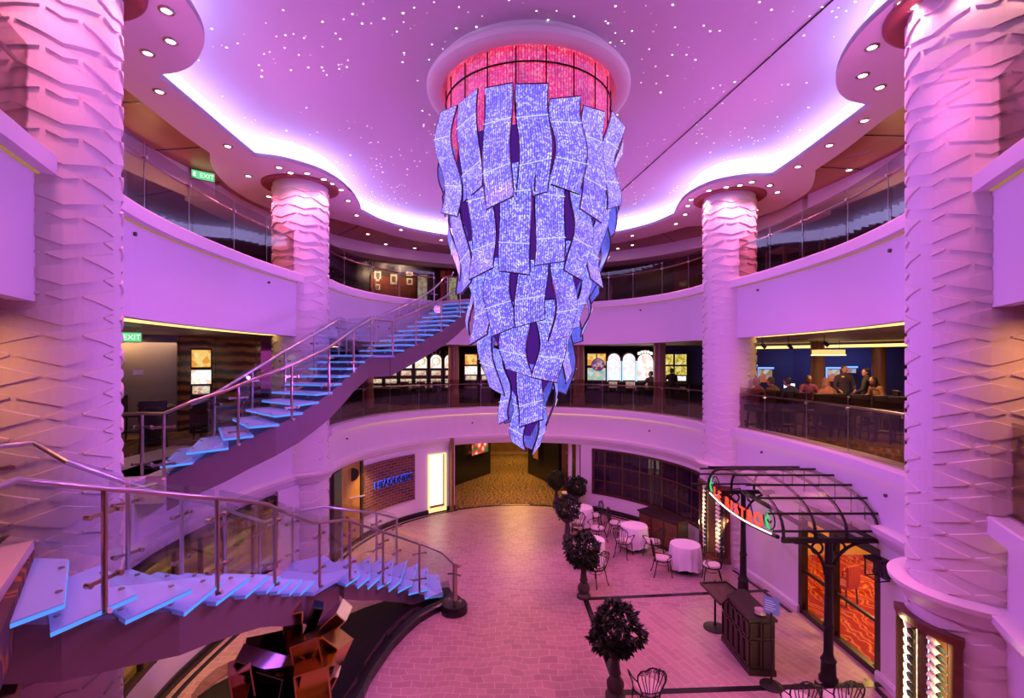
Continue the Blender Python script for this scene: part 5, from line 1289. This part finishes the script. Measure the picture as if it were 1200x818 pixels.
def make_gchair():
    t = thing('gaming_chair', '', 'chair', (0,0,0), 0, 'dark high chairs at the gaming tables')
    mb = MB().box(-.24,.24,-.22,.24,.58,.68); obj('seat', mb, LEATH, t); mb = MB(); mb.grid(lambda u,v: ((u-.5)*.5, -.24-.03*math.cos((u-.5)*3), .68+.42*v), 6, 2); mb.grid(lambda u,v: ((.5-u)*.5, -.18-.03*math.cos((u-.5)*3), .68+.42*v), 6, 2)
    mb.box(-.25,.25,-.25,-.18,1.08,1.11); obj('backrest', mb, LEATH, t)
    for x in (-1,1):
        for y in (-1,1): mb = MB(); mb.tube([(x*.2,y*.19,.6),(x*.23,y*.22,0)], .022, 6); obj('leg', mb, WOODD, t)
    mb = MB(); mb.tube([(-.22,.2,.22),(.22,.2,.22)], .014, 6); mb.tube([(-.22,-.2,.22),(.22,-.2,.22)], .014, 6); mb.tube([(-.22,-.2,.22),(-.22,.2,.22)], .014, 6); mb.tube([(.22,-.2,.22),(.22,.2,.22)], .014, 6); obj('foot_rail', mb, WOODD, t)
    return t
g0 = make_gchair()
GCH = [(890,13.3,.5,'dark high chair at the left end of the gaming tables beside the far right column'),(909,13.5,.45,'dark high chair under the seated person in the olive shirt'),(932,13.05,.3,'dark high chair with its back to the railing, third from the far right column'),
       (957,12.6,.2,'dark empty high chair left of the woman in the orange patterned top'),(974,12.75,.15,'dark high chair under the woman in the orange patterned top'),(1000,12.3,.1,'dark empty high chair in front of the man in the dark suit'),
       (1026,11.9,.1,'dark empty high chair right of the man in the dark suit'),(1046,11.6,0,'dark empty high chair beside the near right column'),(1039,13.9,1.2,'dark high chair under the person leaning on the pale table')]
for i, (x,Y,r,lab) in enumerate(GCH):
    if i == 0: g0.location = P(x,Y); g0.rotation_euler = (0,0,r); g0['label'] = lab
    else: dup(g0, P(x,Y), r, lab)
def console(x, y, Y, lab):
    v = px(x,y,Y=Y); t = thing('table_screen', lab, 'screen', v, -.6); obj('lit_display', MB().box(-.14,.14,-.012,.0,-.09,.09), emit('cool_screen', (.75,.85,1), 1.6), t); obj('case', MB().box(-.16,.16,0,.03,-.11,.11), CAB, t); mb = MB(); mb.tube([(0,.02,-.1),(0,.02,v.z*-1+MF+.9)], .015, 6); obj('stand', mb, CAB, t)
console(1031,471,13.0,'small lit white screen on the gaming table beside the near right column'); console(925,453,14.2,'small lit white screen on the gaming table at the left end')
# lit cabinets on the casino back wall
for x0, x1, y0, y1, Y, col_, lab in ((874+.5,885,430,448,21,(.6,.42,.3),'lit blue framed display at the left of the casino back wall'),(971,983,433,447,20.5,(1,.75,.6),'lit white and red screen on the casino back wall behind the standing man'),(992,1002,432,437,20.5,(.6,.7,1),'lit screen on the casino back wall between the two standing men'),(890,904,433,448,21.5,(.55,.38,.25),'blue edged lit poster on the casino back wall left of the dealer')):
    a = px(x0,y0,Y=Y); b = px(x1,y1,Y=Y); t = thing('wall_screen', lab, 'screen', a.lerp(b,.5), -.35); w_ = abs(b.x-a.x)/2; h_ = abs(a.z-b.z)/2
    obj('lit_panel', MB().box(-w_,w_,-.03,-.0,-h_,h_), screen_mat('wall_screen_print', [col_,(1,1,.95),col_,(.8,.15,.1)], 5, .8), t); obj('blue_edge', MB().box(-w_-.07,-w_-.02,-.03,0,-h_,h_+.1).box(-w_-.07,w_+.07,-.03,0,h_+.03,h_+.1), emit('blue_edge_light', (.12,.25,1), 2.5), t); obj('back_plate', MB().box(-w_-.08,w_+.08,0,.05,-h_-.05,h_+.1), CAB, t)
t = thing('pendant_lamp', 'amber double drum pendant lamp hanging over the gaming tables', 'pendant lamp', px(970,412,Y=16.5), 0)
obj('shade', MB().box(-.42,.46,-.2,.2,-.10,.06), emit('amber_shade', (1,.6,.2), 1.2), t); obj('shade_rim', MB().box(-.44,.48,-.22,.22,-.14,-.10), emit('amber_rim', (1,.8,.5), 1.6), t)
for k in (-.35,0,.4): mb = MB(); mb.tube([(k,0,.06),(k,0,.45)], .008, 5); obj('cord', mb, DARKM, t)
# lit ceiling coves of the casino
for nm, pth, o in (('right',uR,.75),('left',uL,.75),('far',cutpx(far,790,826),.6)):
    mb = MB().sweep(offs(pth,0) if nm == 'far' else pth, [(o,6.17),(o,6.195),(o+.22,6.195),(o+.22,6.17)]); struct('trim_cove_strip_'+nm, mb, WARMLED)
cs = [px(x,y,z=6.15).xy for x,y in ((885,407.5),(950,406.5),(1024,404))]
struct('trim_cove_strip_casino', MB().sweep([tuple(px(x,406.5,Y=20-.02*(x-885)).xy) for x in (880,920,960,1000,1030,1062)], [(0,6.0),(0,6.1),(.2,6.1),(.2,6.0)]), WARMLED)
# track spotlights
for x, y in ((893,405),(924,406),(966,403)):
    v = px(x,y,Y=13.5); t = thing('track_spotlight', 'small dark spotlight under the casino ceiling '+{893:'nearest the far right column',924:'in the middle of the right wing',966:'nearest the pendant lamp'}[x], 'spotlight', v); mb = MB(); mb.tube([(0,0,.04),(.05,-.08,-.06)], .05, 10); obj('head', mb, DARKM, t); mb = MB(); mb.tube([(0,0,.03),(0,0,6.2-v.z)], .012, 6); obj('stem', mb, DARKM, t)
# left wing: amber glass partition, table and chairs
def m_partition():
    m = mat('partition_reflection_bands', (.25,.12,.02), .12, spec=.8); t = NT(m); tc = t.n('ShaderNodeTexCoord'); w_ = t.n('ShaderNodeTexWave', Scale=1.1, Distortion=2.5, Detail=2.0, bands_direction='Z'); t.l(tc.outputs['Object'], w_.inputs['Vector'])  # amber bands are reflected light put into the base colour
    t.l(t.ramp(w_.outputs['Fac'], [(.2,(.10,.04,.01)),(.55,(.55,.27,.04)),(.9,(.8,.45,.09))]), t.b.inputs['Base Color']); return m
a = px(206,440,Y=13.9); b = px(304,440,Y=17.0)
struct('wall_partition', MB().bar((a.x,a.y,4.87),(b.x,b.y,4.87),.12,2.64), m_partition())
mb = MB()
for f in (0,.06,.45,.97): p = a.lerp(b,f); mb.bar((p.x-.02,p.y-.1,MF),(p.x-.02,p.y-.1,6.2),.10,.10)
struct('trim_partition_posts', mb, WOODD)
slot('plain', (*px(236,440,Y=13.4).xy,MF), .5, 'slot machine standing in for a reflection in the amber glass partition', .5)  # added machine stands in for a reflection in the glass
gaming_table(P(170,11.3), 2.3, 'dark gaming table at the left edge of the middle deck')
dup(g0, P(180,10.5), .6, 'dark high chair at the left wing table nearest the railing'); dup(g0, P(156,12.0), -1.2, 'dark high chair behind the left wing table'); dup(g0, P(243,12.3), .2, 'dark high chair before the stand-in slot machine in the left wing')
sw = px(166,435,Y=13.2); 
for k, x in enumerate((162.5,167)):
    p = px(x,436,Y=11.9+.28*k); t = obj('wall_switch', MB().bar((p.x-.05,p.y-.12,p.z),(p.x+.05,p.y-.03,p.z),.02,.12), WHITE); tag(t, 'small white wall switch on the grey wall, '+('left' if k == 0 else 'right')+' one of the pair', 'switch')

# ================================================================== UPPER GALLERY
for x, y, w, h, lab in ((442,324,4,11,'narrow white framed picture leftmost on the wood panel'),(451.5,322.5,7.5,9,'white framed picture second from the left on the wood panel'),(463.5,327.5,7.5,11.5,'taller white framed picture third on the wood panel'),(475,321,7.5,4.5,'small wide framed picture upper one at the panel end'),(475,330,6.5,7.5,'small framed picture lower one at the panel end'),(449.5,336.5,5,7,'small framed picture low beside the gallery rail')):
    q = min(offs(far,6.06), key=lambda p: abs(ppx(p)-x)+(100 if p[1] < 14 else 0)); s_ = q[1]/FPX; c = Vector((q[0],q[1],px(x,y,Y=q[1]).z)); rz = math.atan2(CEN.y-q[1], CEN.x-q[0])+PI/2
    t = thing('framed_picture', lab, 'picture', c, rz, 'framed pictures in the gallery'); W, H = w*s_/2, h*s_/2
    obj('frame', MB().box(-W,W,-.03,.0,-H,H), mat('pale_mount', (.85,.8,.66), .6), t); obj('print', MB().box(-W*.6,W*.6,-.036,-.03,-H*.62,H*.62), mat('grey_print', (.14,.11,.1), .6), t)
    area(tuple(c+Vector((math.sin(rz)*.0,0,0))+Vector((CEN.x-q[0],CEN.y-q[1],0)).normalized()*.8+Vector((0,0,.8))), (1,.75,.45), 12, .2, .2, (q[0]-CEN.x,q[1]-CEN.y,-7)) 
v = px(495,333,Y=23.3); t = thing('lit_cabinet', 'bright lit display cabinet in the gallery beside the staircase top', 'display', (v.x,v.y,UF), 0); obj('lit_front', MB().box(-.22,.22,-.02,0,.2,2.0), screen_mat('cabinet_glow', [(1,.85,.5),(.5,.4,.3),(1,.95,.8)], 9, .9), t); obj('case', MB().box(-.32,.32,0,.3,0,2.1), WOODM, t)
v = px(531,338,Y=23.5); t = thing('lit_cabinet', 'dim lit display cabinet in the gallery behind the chandelier edge', 'display', (v.x,v.y,UF), 0); obj('lit_front', MB().box(-.2,.2,-.02,0,.2,1.9), screen_mat('cabinet_glow_dim', [(.8,.6,.35),(.4,.3,.2),(.9,.8,.5)], 9, .6), t); obj('case', MB().box(-.3,.3,0,.3,0,2.0), WOODM, t)
for x, h in ((519,2.4),(526,2.4)):
    v = px(x,330,Y=24.2); o = obj('red_panel_post', MB().box(v.x-.12,v.x+.12,v.y,v.y+.2,UF,UF+h), mat('red_lacquer', (.45,.02,.04), .3)); tag(o, 'red lacquered post in the gallery, '+('left' if x == 519 else 'right')+' one beside the lit cabinet', 'post')
def upper_table(x0, y0, x1, y1, Y0, Y1, lab):
    a = px(x0,y0,Y=Y0); b = px(x1,y1,Y=Y1); z = UF+.78; t = thing('bar_table', lab, 'table', (*a.lerp(b,.5).xy,UF), 0, 'dark tables on the upper deck'); a.z = b.z = z
    d = (b-a).normalized(); n_ = Vector((d.y,-d.x,0))
    if n_.x < 0: n_ = -n_
    q = [a,b,b+n_*.6,a+n_*.6]; obj('table_top', MB().slab([[tuple(p.xy) for p in q]], z-.06, z), WOODD, t, True)
    for p in q: m_ = p.lerp(sum(q,Vector())/4,.06); mb = MB(); mb.bar((m_.x,m_.y,UF),(m_.x,m_.y,z-.05),.06,.06); obj('leg', mb, WOODD, t, True)
upper_table(898,292,919,289,12.9,12.2,'dark table on the upper deck beside the far right column'); upper_table(937,278,961,271,11.3,10.5,'dark table on the upper deck in the middle of the right gallery'); upper_table(1040,233,1063,219,9.0,8.5,'dark table on the upper deck beside the near right column')
for Y in (8.6,9.6,10.7,11.9): area((-7.6,Y,10.2), (1,.5,.2), 12, .3, .3)
# small downlights of the gallery ceiling
for x, y, lab in ((252,277,'gallery side, first beyond the left glass railing'),(166,194,'beside the near left column'),(431,274,'on the far bulkhead left of the staircase top'),(452,286,'on the far bulkhead, second from the left'),(486,290.5,'on the far bulkhead, third from the left'),(708,296,'on the far bulkhead right of the chandelier'),(724,291,'on the far bulkhead, second right of the chandelier'),(741,287,'on the far bulkhead, third right of the chandelier'),(995,199,'beside the right exit sign')):
    dup(dl_proto(), px(x,y,z=SOF+.02), 0, 'tiny warm downlight in the gallery ceiling '+lab, 'gallery downlights')
# ================================================================== PEOPLE
SKIN = mat('skin_tan', (.42,.20,.12), .55); SKIN2 = mat('skin_brown', (.22,.09,.05), .55)
def remesh(o, vox, sm=2):
    m = o.modifiers.new('fuse','REMESH'); m.mode = 'VOXEL'; m.voxel_size = vox; m.use_smooth_shade = True
    if sm: s_ = o.modifiers.new('soften','SMOOTH'); s_.factor = .5; s_.iterations = sm
def limb(mb, pts, rad):
    pts = [Vector(p) for p in pts]
    for a, b, r0, r1 in zip(pts, pts[1:], rad, rad[1:]):
        mb.tube([a, a.lerp(b,.33), a.lerp(b,.66), b], [r0, r0*.67+r1*.33+.004, r0*.33+r1*.67+.002, r1], 10)
    for p, r in zip(pts, rad): mb.ell(p, (r,r,r), 6, 10)
def person(loc, rz, lab, pose='sit', shirt=(.1,.1,.1), pants=(.03,.03,.04), hair=(.03,.02,.015), long=False, skin=None, hands=None, lean=.0, turn=0., scale=1.0, badge=False):
    t = thing('person', lab, 'person', loc, rz, None); t.scale = (scale,)*3
    hz = .70 if pose == 'sit' else .92
    sk = skin or SKIN; sh = mat('shirt_cloth', shirt, .85); pa = mat('trouser_cloth', pants, .85); ha = mat('hair_colour', hair, .6)
    hip = Vector((0,0,hz)); L = Vector((0,lean*.5,0)); chest = hip+Vector((0,lean*.35,.36)); neck = hip+Vector((0,lean*.55,.52)); head = neck+Vector((0,.03+lean*.12,.165))
    Rh = Matrix.Rotation(turn,3,'Z')
    def H(x,y,z): return head+Rh@Vector((x,y,z))
    hands = hands or ((.24,.34,hz+.24),(-.24,.34,hz+.24)); arms = []
    for s_, hd_ in zip((1,-1), hands):
        s0 = neck+Vector((s_*.185,-.01,-.075)); hd_ = Vector(hd_); e = (s0+hd_)/2+Vector((s_*.07,-.07,-.10)); arms.append((s0,e,hd_,s_))
    if pose == 'sit': legs = [((s_*.09,0,hz-.02),(s_*.13,.44,hz-.03),(s_*.13,.36,.20),(s_*.13,.46,.17)) for s_ in (1,-1)]
    else: legs = [((s_*.09,0,hz-.02),(s_*.10,.02,.49),(s_*.11,-.02,.08),(s_*.12,.13,.04)) for s_ in (1,-1)]
    b = MB()
    b.ell(H(0,0,0), (.075,.095,.115), 10, 14, Rh.to_4x4()); b.ell(H(0,.03,-.06), (.056,.062,.065), 8, 12, Rh.to_4x4())         # skull, jaw
    b.ell(H(0,.10,-.018), (.014,.022,.026), 6, 8, Rh.to_4x4()); b.ell(H(0,.083,-.062), (.028,.014,.010), 6, 8, Rh.to_4x4())          # nose, mouth
    for s_ in (-1,1): b.ell(H(s_*.076,-.005,-.015), (.012,.022,.034), 6, 8, Rh.to_4x4()); b.ell(H(s_*.032,.083,.014), (.018,.014,.010), 6, 8, Rh.to_4x4())   # ears, brows
    limb(b, [neck-Vector((0,0,.05)), neck+Vector((0,.01,.05)), H(0,-.01,-.05)], [.058,.052,.052])
    b.ell(chest, (.155,.10,.20), 8, 14); b.ell(hip+Vector((0,0,.06)), (.15,.11,.16), 8, 14); b.ell((chest+hip)/2+Vector((0,0,.04)), (.135,.095,.18), 8, 12)
    for s0, e, hd_, s_ in arms:
        limb(b, [s0,e,hd_], [.050,.040,.026]); d = (hd_-e).normalized(); sd = d.cross(Vector((0,0,1))).normalized(); up = sd.cross(d)
        pm = hd_+d*.045; b.ell(pm, (.036,.045,.020), 6, 10, Matrix((sd,d,up)).transposed().to_4x4())
        for k, ln in enumerate((.068,.080,.074,.058)):
            r0 = hd_+d*.075+sd*((k-1.5)*.018); b.tube([r0, r0+d*ln*.45-up*.004, r0+d*ln*.8-up*.018, r0+d*ln*.95-up*.032], [.0095,.009,.0085,.006], 6)
        th_ = hd_+d*.03+sd*(-s_*.034); b.tube([th_, th_+d*.03-sd*(s_*.02)-up*.006, th_+d*.058-sd*(s_*.022)-up*.014], [.011,.010,.007], 6)
    for l in legs: limb(b, l[:3], [.075,.052,.036]); b.ell(l[2], (.04,.04,.04), 6, 8); limb(b, l[2:], [.04,.03])
    o = obj('body', b, sk, t, smooth=True); remesh(o, .010, 2)
    c = MB(); c.ell(chest, (.185,.125,.23), 8, 14); c.ell((chest+hip)/2, (.165,.12,.22), 8, 14); c.ell(hip+Vector((0,0,.05)), (.175,.13,.13), 8, 14)
    limb(c, [neck+Vector((.15,-.01,-.07)), neck+Vector((0,-.005,-.045)), neck+Vector((-.15,-.01,-.07))], [.075,.07,.075])
    for s0, e, hd_, s_ in arms: limb(c, [s0,e,e.lerp(hd_,.85)], [.070,.055,.042])
    o = obj('shirt', c, sh, t, smooth=True); remesh(o, .016, 3)
    c = MB(); c.ell(hip, (.178,.135,.13), 8, 14)
    for l in legs: limb(c, l[:3], [.098,.072,.058])
    o = obj('trousers', c, pa, t, smooth=True); remesh(o, .016, 3)
    for l in legs: c = MB(); c.ell(Vector(l[2]).lerp(Vector(l[3]),.55)+Vector((0,.02,-.03)), (.05,.13,.05), 8, 10); obj('shoe', c, DARKM, t, smooth=True)
    c = MB(); c.ell(H(0,-.018,.030), (.084,.096,.098), 10, 14, Rh.to_4x4())
    if long:
        c.ell(H(0,-.06,-.08), (.10,.06,.16), 8, 12, Rh.to_4x4())
        for s_ in (-1,1): c.ell(H(s_*.075,-.02,-.08), (.035,.05,.14), 8, 10, Rh.to_4x4())
    else: c.ell(H(0,-.05,-.03), (.072,.055,.07), 8, 12, Rh.to_4x4())
    o = obj('hair', c, ha, t, smooth=True); remesh(o, .013, 1)
    if badge: c = MB(); c.box(.06,.13,.0,.012,-.02,.02); c = c.moved(Matrix.Translation(chest+Vector((0,.135,.10)))); obj('badge', c, mat('gold_badge', (.9,.6,.15), .4), t)
    return t
hz = .70
person(P(989,15.6), PI-.15, 'man standing in a dark shirt with a gold badge behind the gaming table', 'stand', (.035,.02,.04), badge=True, scale=1.05, hands=((.22,.18,.98),(-.22,.18,.98)))
person(P(1015.5,14.7), .75, 'man standing in a dark suit seen from behind beside the near right column', 'stand', (.03,.025,.025), scale=1.0, turn=.9, hands=((.2,.26,1.0),(-.22,.24,1.0)))
person(P(974,12.75), .15, 'woman with blond hair seated in an orange patterned top, her back to the railing', 'sit', (.50,.20,.08), hair=(.38,.20,.07), long=True, lean=.25)
person(P(945.5,15.3), PI-.1, 'dealer in a purple waistcoat seated facing us at the left gaming table', 'sit', (.13,.02,.09), skin=SKIN2, lean=.15)
person(P(909,13.5), .45, 'person in an olive shirt seated at the left gaming table, back to the railing', 'sit', (.16,.10,.04), hair=(.12,.06,.03), lean=.2)
person(P(890,13.3), .5, 'person with grey blond hair seated beside the far right column', 'sit', (.22,.06,.05), hair=(.35,.25,.14), lean=.1)
person(P(932,13.05), .3, 'person with dark hair seated with head bent at the left gaming table', 'sit', (.03,.025,.03), lean=.35)
person(P(1036,14.2), 1.6, 'person in a tan top seated leaning on the pale gaming table', 'sit', (.28,.14,.06), lean=.45, hair=(.03,.015,.01), long=True)
v = slotpos(763); person((v.x*.955,v.y-1.0,MF), .2, 'person with dark hair seated at the pink topped slot machine', 'sit', (.05,.03,.04), turn=.9)
v = slotpos(787); person((v.x*.94,v.y-1.35,MF), .1, 'person in dark clothes standing before the yellow lit slot machines', 'stand', (.015,.012,.015), scale=.95)
ESPOT = 195; EUP = 150; WCOL = (.70,.07,.52); WSTR = .33; ECOL = 34; EVIO = 95
# ================================================================== DOWNLIGHTS
PINK = (1.0,.19,.40)
def spot(v, c, e, ang=120, blend=.8, r=.08, d=(0,0,-1)):
    l = bpy.data.lights.new('lamp_light','SPOT'); l.color = c; l.energy = e; l.spot_size = math.radians(ang); l.spot_blend = blend; l.shadow_soft_size = r
    o = bpy.data.objects.new('lamp_light', l); col.objects.link(o); o.location = v
    o.rotation_euler = Vector(d).to_track_quat('-Z','Y').to_euler(); return o
def area(v, c, e, sx, sy, d=(0,0,-1)):
    l = bpy.data.lights.new('area_light','AREA'); l.color = c; l.energy = e; l.shape = 'RECTANGLE'; l.size = sx; l.size_y = sy
    o = bpy.data.objects.new('area_light', l); col.objects.link(o); o.location = v; o.rotation_euler = Vector(d).to_track_quat('-Z','Y').to_euler(); return o
def point(v, c, e, r=.15):
    l = bpy.data.lights.new('point_light','POINT'); l.color = c; l.energy = e; l.shadow_soft_size = r
    o = bpy.data.objects.new('point_light', l); col.objects.link(o); o.location = v; return o
DL = {'in the ceiling lobe over the near left column': [(195,12),(200,48),(173,62)],
 'in the ceiling band above the left balcony': [(187,107),(267,171),(327,196)],
 'in the ceiling lobe around the far left column': [(360,203),(389,215),(408,235),(291,206),(315,230)],
 'in the far ceiling band left of the chandelier': [(418,252),(470,269),(517,281)],
 'in the ceiling lobe over the near right column': [(1068,8),(1022,55),(1011,88),(1031,102)],
 'in the ceiling band above the right balcony': [(1013,141),(972,170),(935,195)],
 'in the ceiling lobe around the far right column': [(881,213),(851,219),(823,231),(806,241),(803,251),(902,217),(911,225),(886,246)],
 'added out of view in the ceiling band over the near balconies': [(60,-150),(-150,-420),(1150,-130),(1390,-420),(420,-1300),(780,-1300)],  # unseen, added to light the camera side of the near columns
 'in the far ceiling band right of the chandelier': [(792,262),(741,276)]}
DLP = []
for w, L in DL.items():
    for x, y in L:
        v = px(x,y,z=SOF)
        lab = 'small round glowing downlight '+w
        dup(dl_proto(), v, 0, lab, 'downlights '+w)
        DLP.append(v)
for v in DLP:
    spot(v-Vector((0,0,.06)), PINK, ESPOT, 130, .7, .1)
# ================================================================== LIGHT OF THE ROOM
area((CX,CY,8.0), (.42,.30,1.0), 0, 1, 1) if False else None
# ================================================================== CAMERA
cam = bpy.data.cameras.new('camera'); co = bpy.data.objects.new('camera', cam); col.objects.link(co)
co.location = (0,0,EYE); co.rotation_euler = (PI/2,0,0)
cam.sensor_width = 36; cam.lens = FPX/1200*36; cam.shift_y = (HY-409)/1200; cam.clip_start = .05; cam.clip_end = 200
sc.camera = co
w = bpy.data.worlds.new('world'); sc.world = w; w.use_nodes = True
bg = w.node_tree.nodes['Background']; bg.inputs[0].default_value = (*WCOL,1); bg.inputs[1].default_value = WSTR
sc.view_settings.view_transform = 'Standard'; sc.view_settings.look = 'None'; sc.view_settings.gamma = 1; sc.view_settings.exposure = 0; sc.view_settings.use_curve_mapping = False
sc.cycles.max_bounces = 8; sc.cycles.diffuse_bounces = 4; sc.cycles.transparent_max_bounces = 24; sc.cycles.sample_clamp_indirect = 4
sc.cycles.use_denoising = True
# ---- unseen coloured floods added to wash the star ceiling from the gallery ledges, and warm lamps added to brighten the side rooms
for x, y in ((-5.6,8.7),(6.3,9.9),(-4.6,16.4),(5.2,16.2),(.3,19.2),(-4.6,4.4),(5.3,5.2)):
    d = Vector((CX-x,(CY+2-y)*.8,4.4)); spot(Vector((x,y,UZ+.25)), (.85,.20,.75), EUP, 120, .9, .2, d)
for x, y, z, e in ((8.5,9.6,2.4,120),(9.5,12.2,2.4,120)): area((x,y,z), (1,.55,.15), e, .8, .8)
for y in (20.5,24,28): area((.3,y,2.4), (1,.55,.12), 90, 1.5, .6)
for x, y, e in ((9.5,14.5,70),(12.5,15.5,45),(8.2,11,60)): area((x,y,6.0), (1,.55,.25), e, 1, 1)
area((13,20,5.6), (.2,.25,1), 35, 3, .5, (.3,.7,-.4))
for x in (-4,0,5): area((x,20.5,6.1), (1,.55,.35), 35, 1, .6)
for x, y in ((-9.5,13),(-9.5,10)): area((x,y,6.0), (1,.6,.3), 16, .8, .8)
for x, y in ((-4,22),(.3,23),(5,22)): area((x,y,10.1), (1,.45,.2), 25, .8, .8)
for y in (7,9.5,12): area((9.5,y,8.6), (1,.5,.25), 14, .5, .5, (0,0,1)); area((-9,y,8.6), (1,.5,.25), 14, .5, .5, (0,0,1))

# lamps added round each column head to graze the relief from above
for (x, y), (a0, a1), r, f in zip(COLS, ((-85,5),(-80,10),(178,265),(175,260)), (1.08,1.05,.93,1.08), (1,.45,1,.45)):
    for k in range(3):
        a = math.radians(a0+(a1-a0)*k/2)
        v = Vector((x+r*math.cos(a), y+r*math.sin(a), SOF-.07)); spot(v, (1,.42,.40), ECOL*f, 110, .7, .04, (-math.cos(a)*.10,-math.sin(a)*.10,-1))
        dup(dl_proto(), (v.x,v.y,SOF), 0, 'round downlight added beside a column head to light the column', 'downlights added beside the column heads')
for x, y in ((-5.75,8.4),(-5.5,9.4)): spot(Vector((x,y,2.1)), (1,.5,.14), 110, 100, .5, .1, (.2,.1,-1))

# violet light that the crystal tiers throw out to the walls
for n, r, z, e, tilt in ((8,2.0,8.7,.32,0),(8,1.75,6.9,.45,-.2),(6,1.15,5.0,2.3,-.18)):
    for k in range(n):
        a = 2*PI*(k+.5*(n == 8))/n; d = Vector((math.cos(a),math.sin(a),tilt))
        spot(Vector((CX+r*math.cos(a),CY+r*math.sin(a),z)), (.55,.13,1.0), EVIO*e, 165, .5, .04, d)
for x, y in ((-5.2,4.2),(5.9,4.9)): area((x,y,6.0), (1,.38,.12), 16, .3, .3)
area((-10,12.6,5.9), (1,.6,.2), 7, .5, .5, (0,.6,-1))  # unseen amber lamp added to brighten the partition
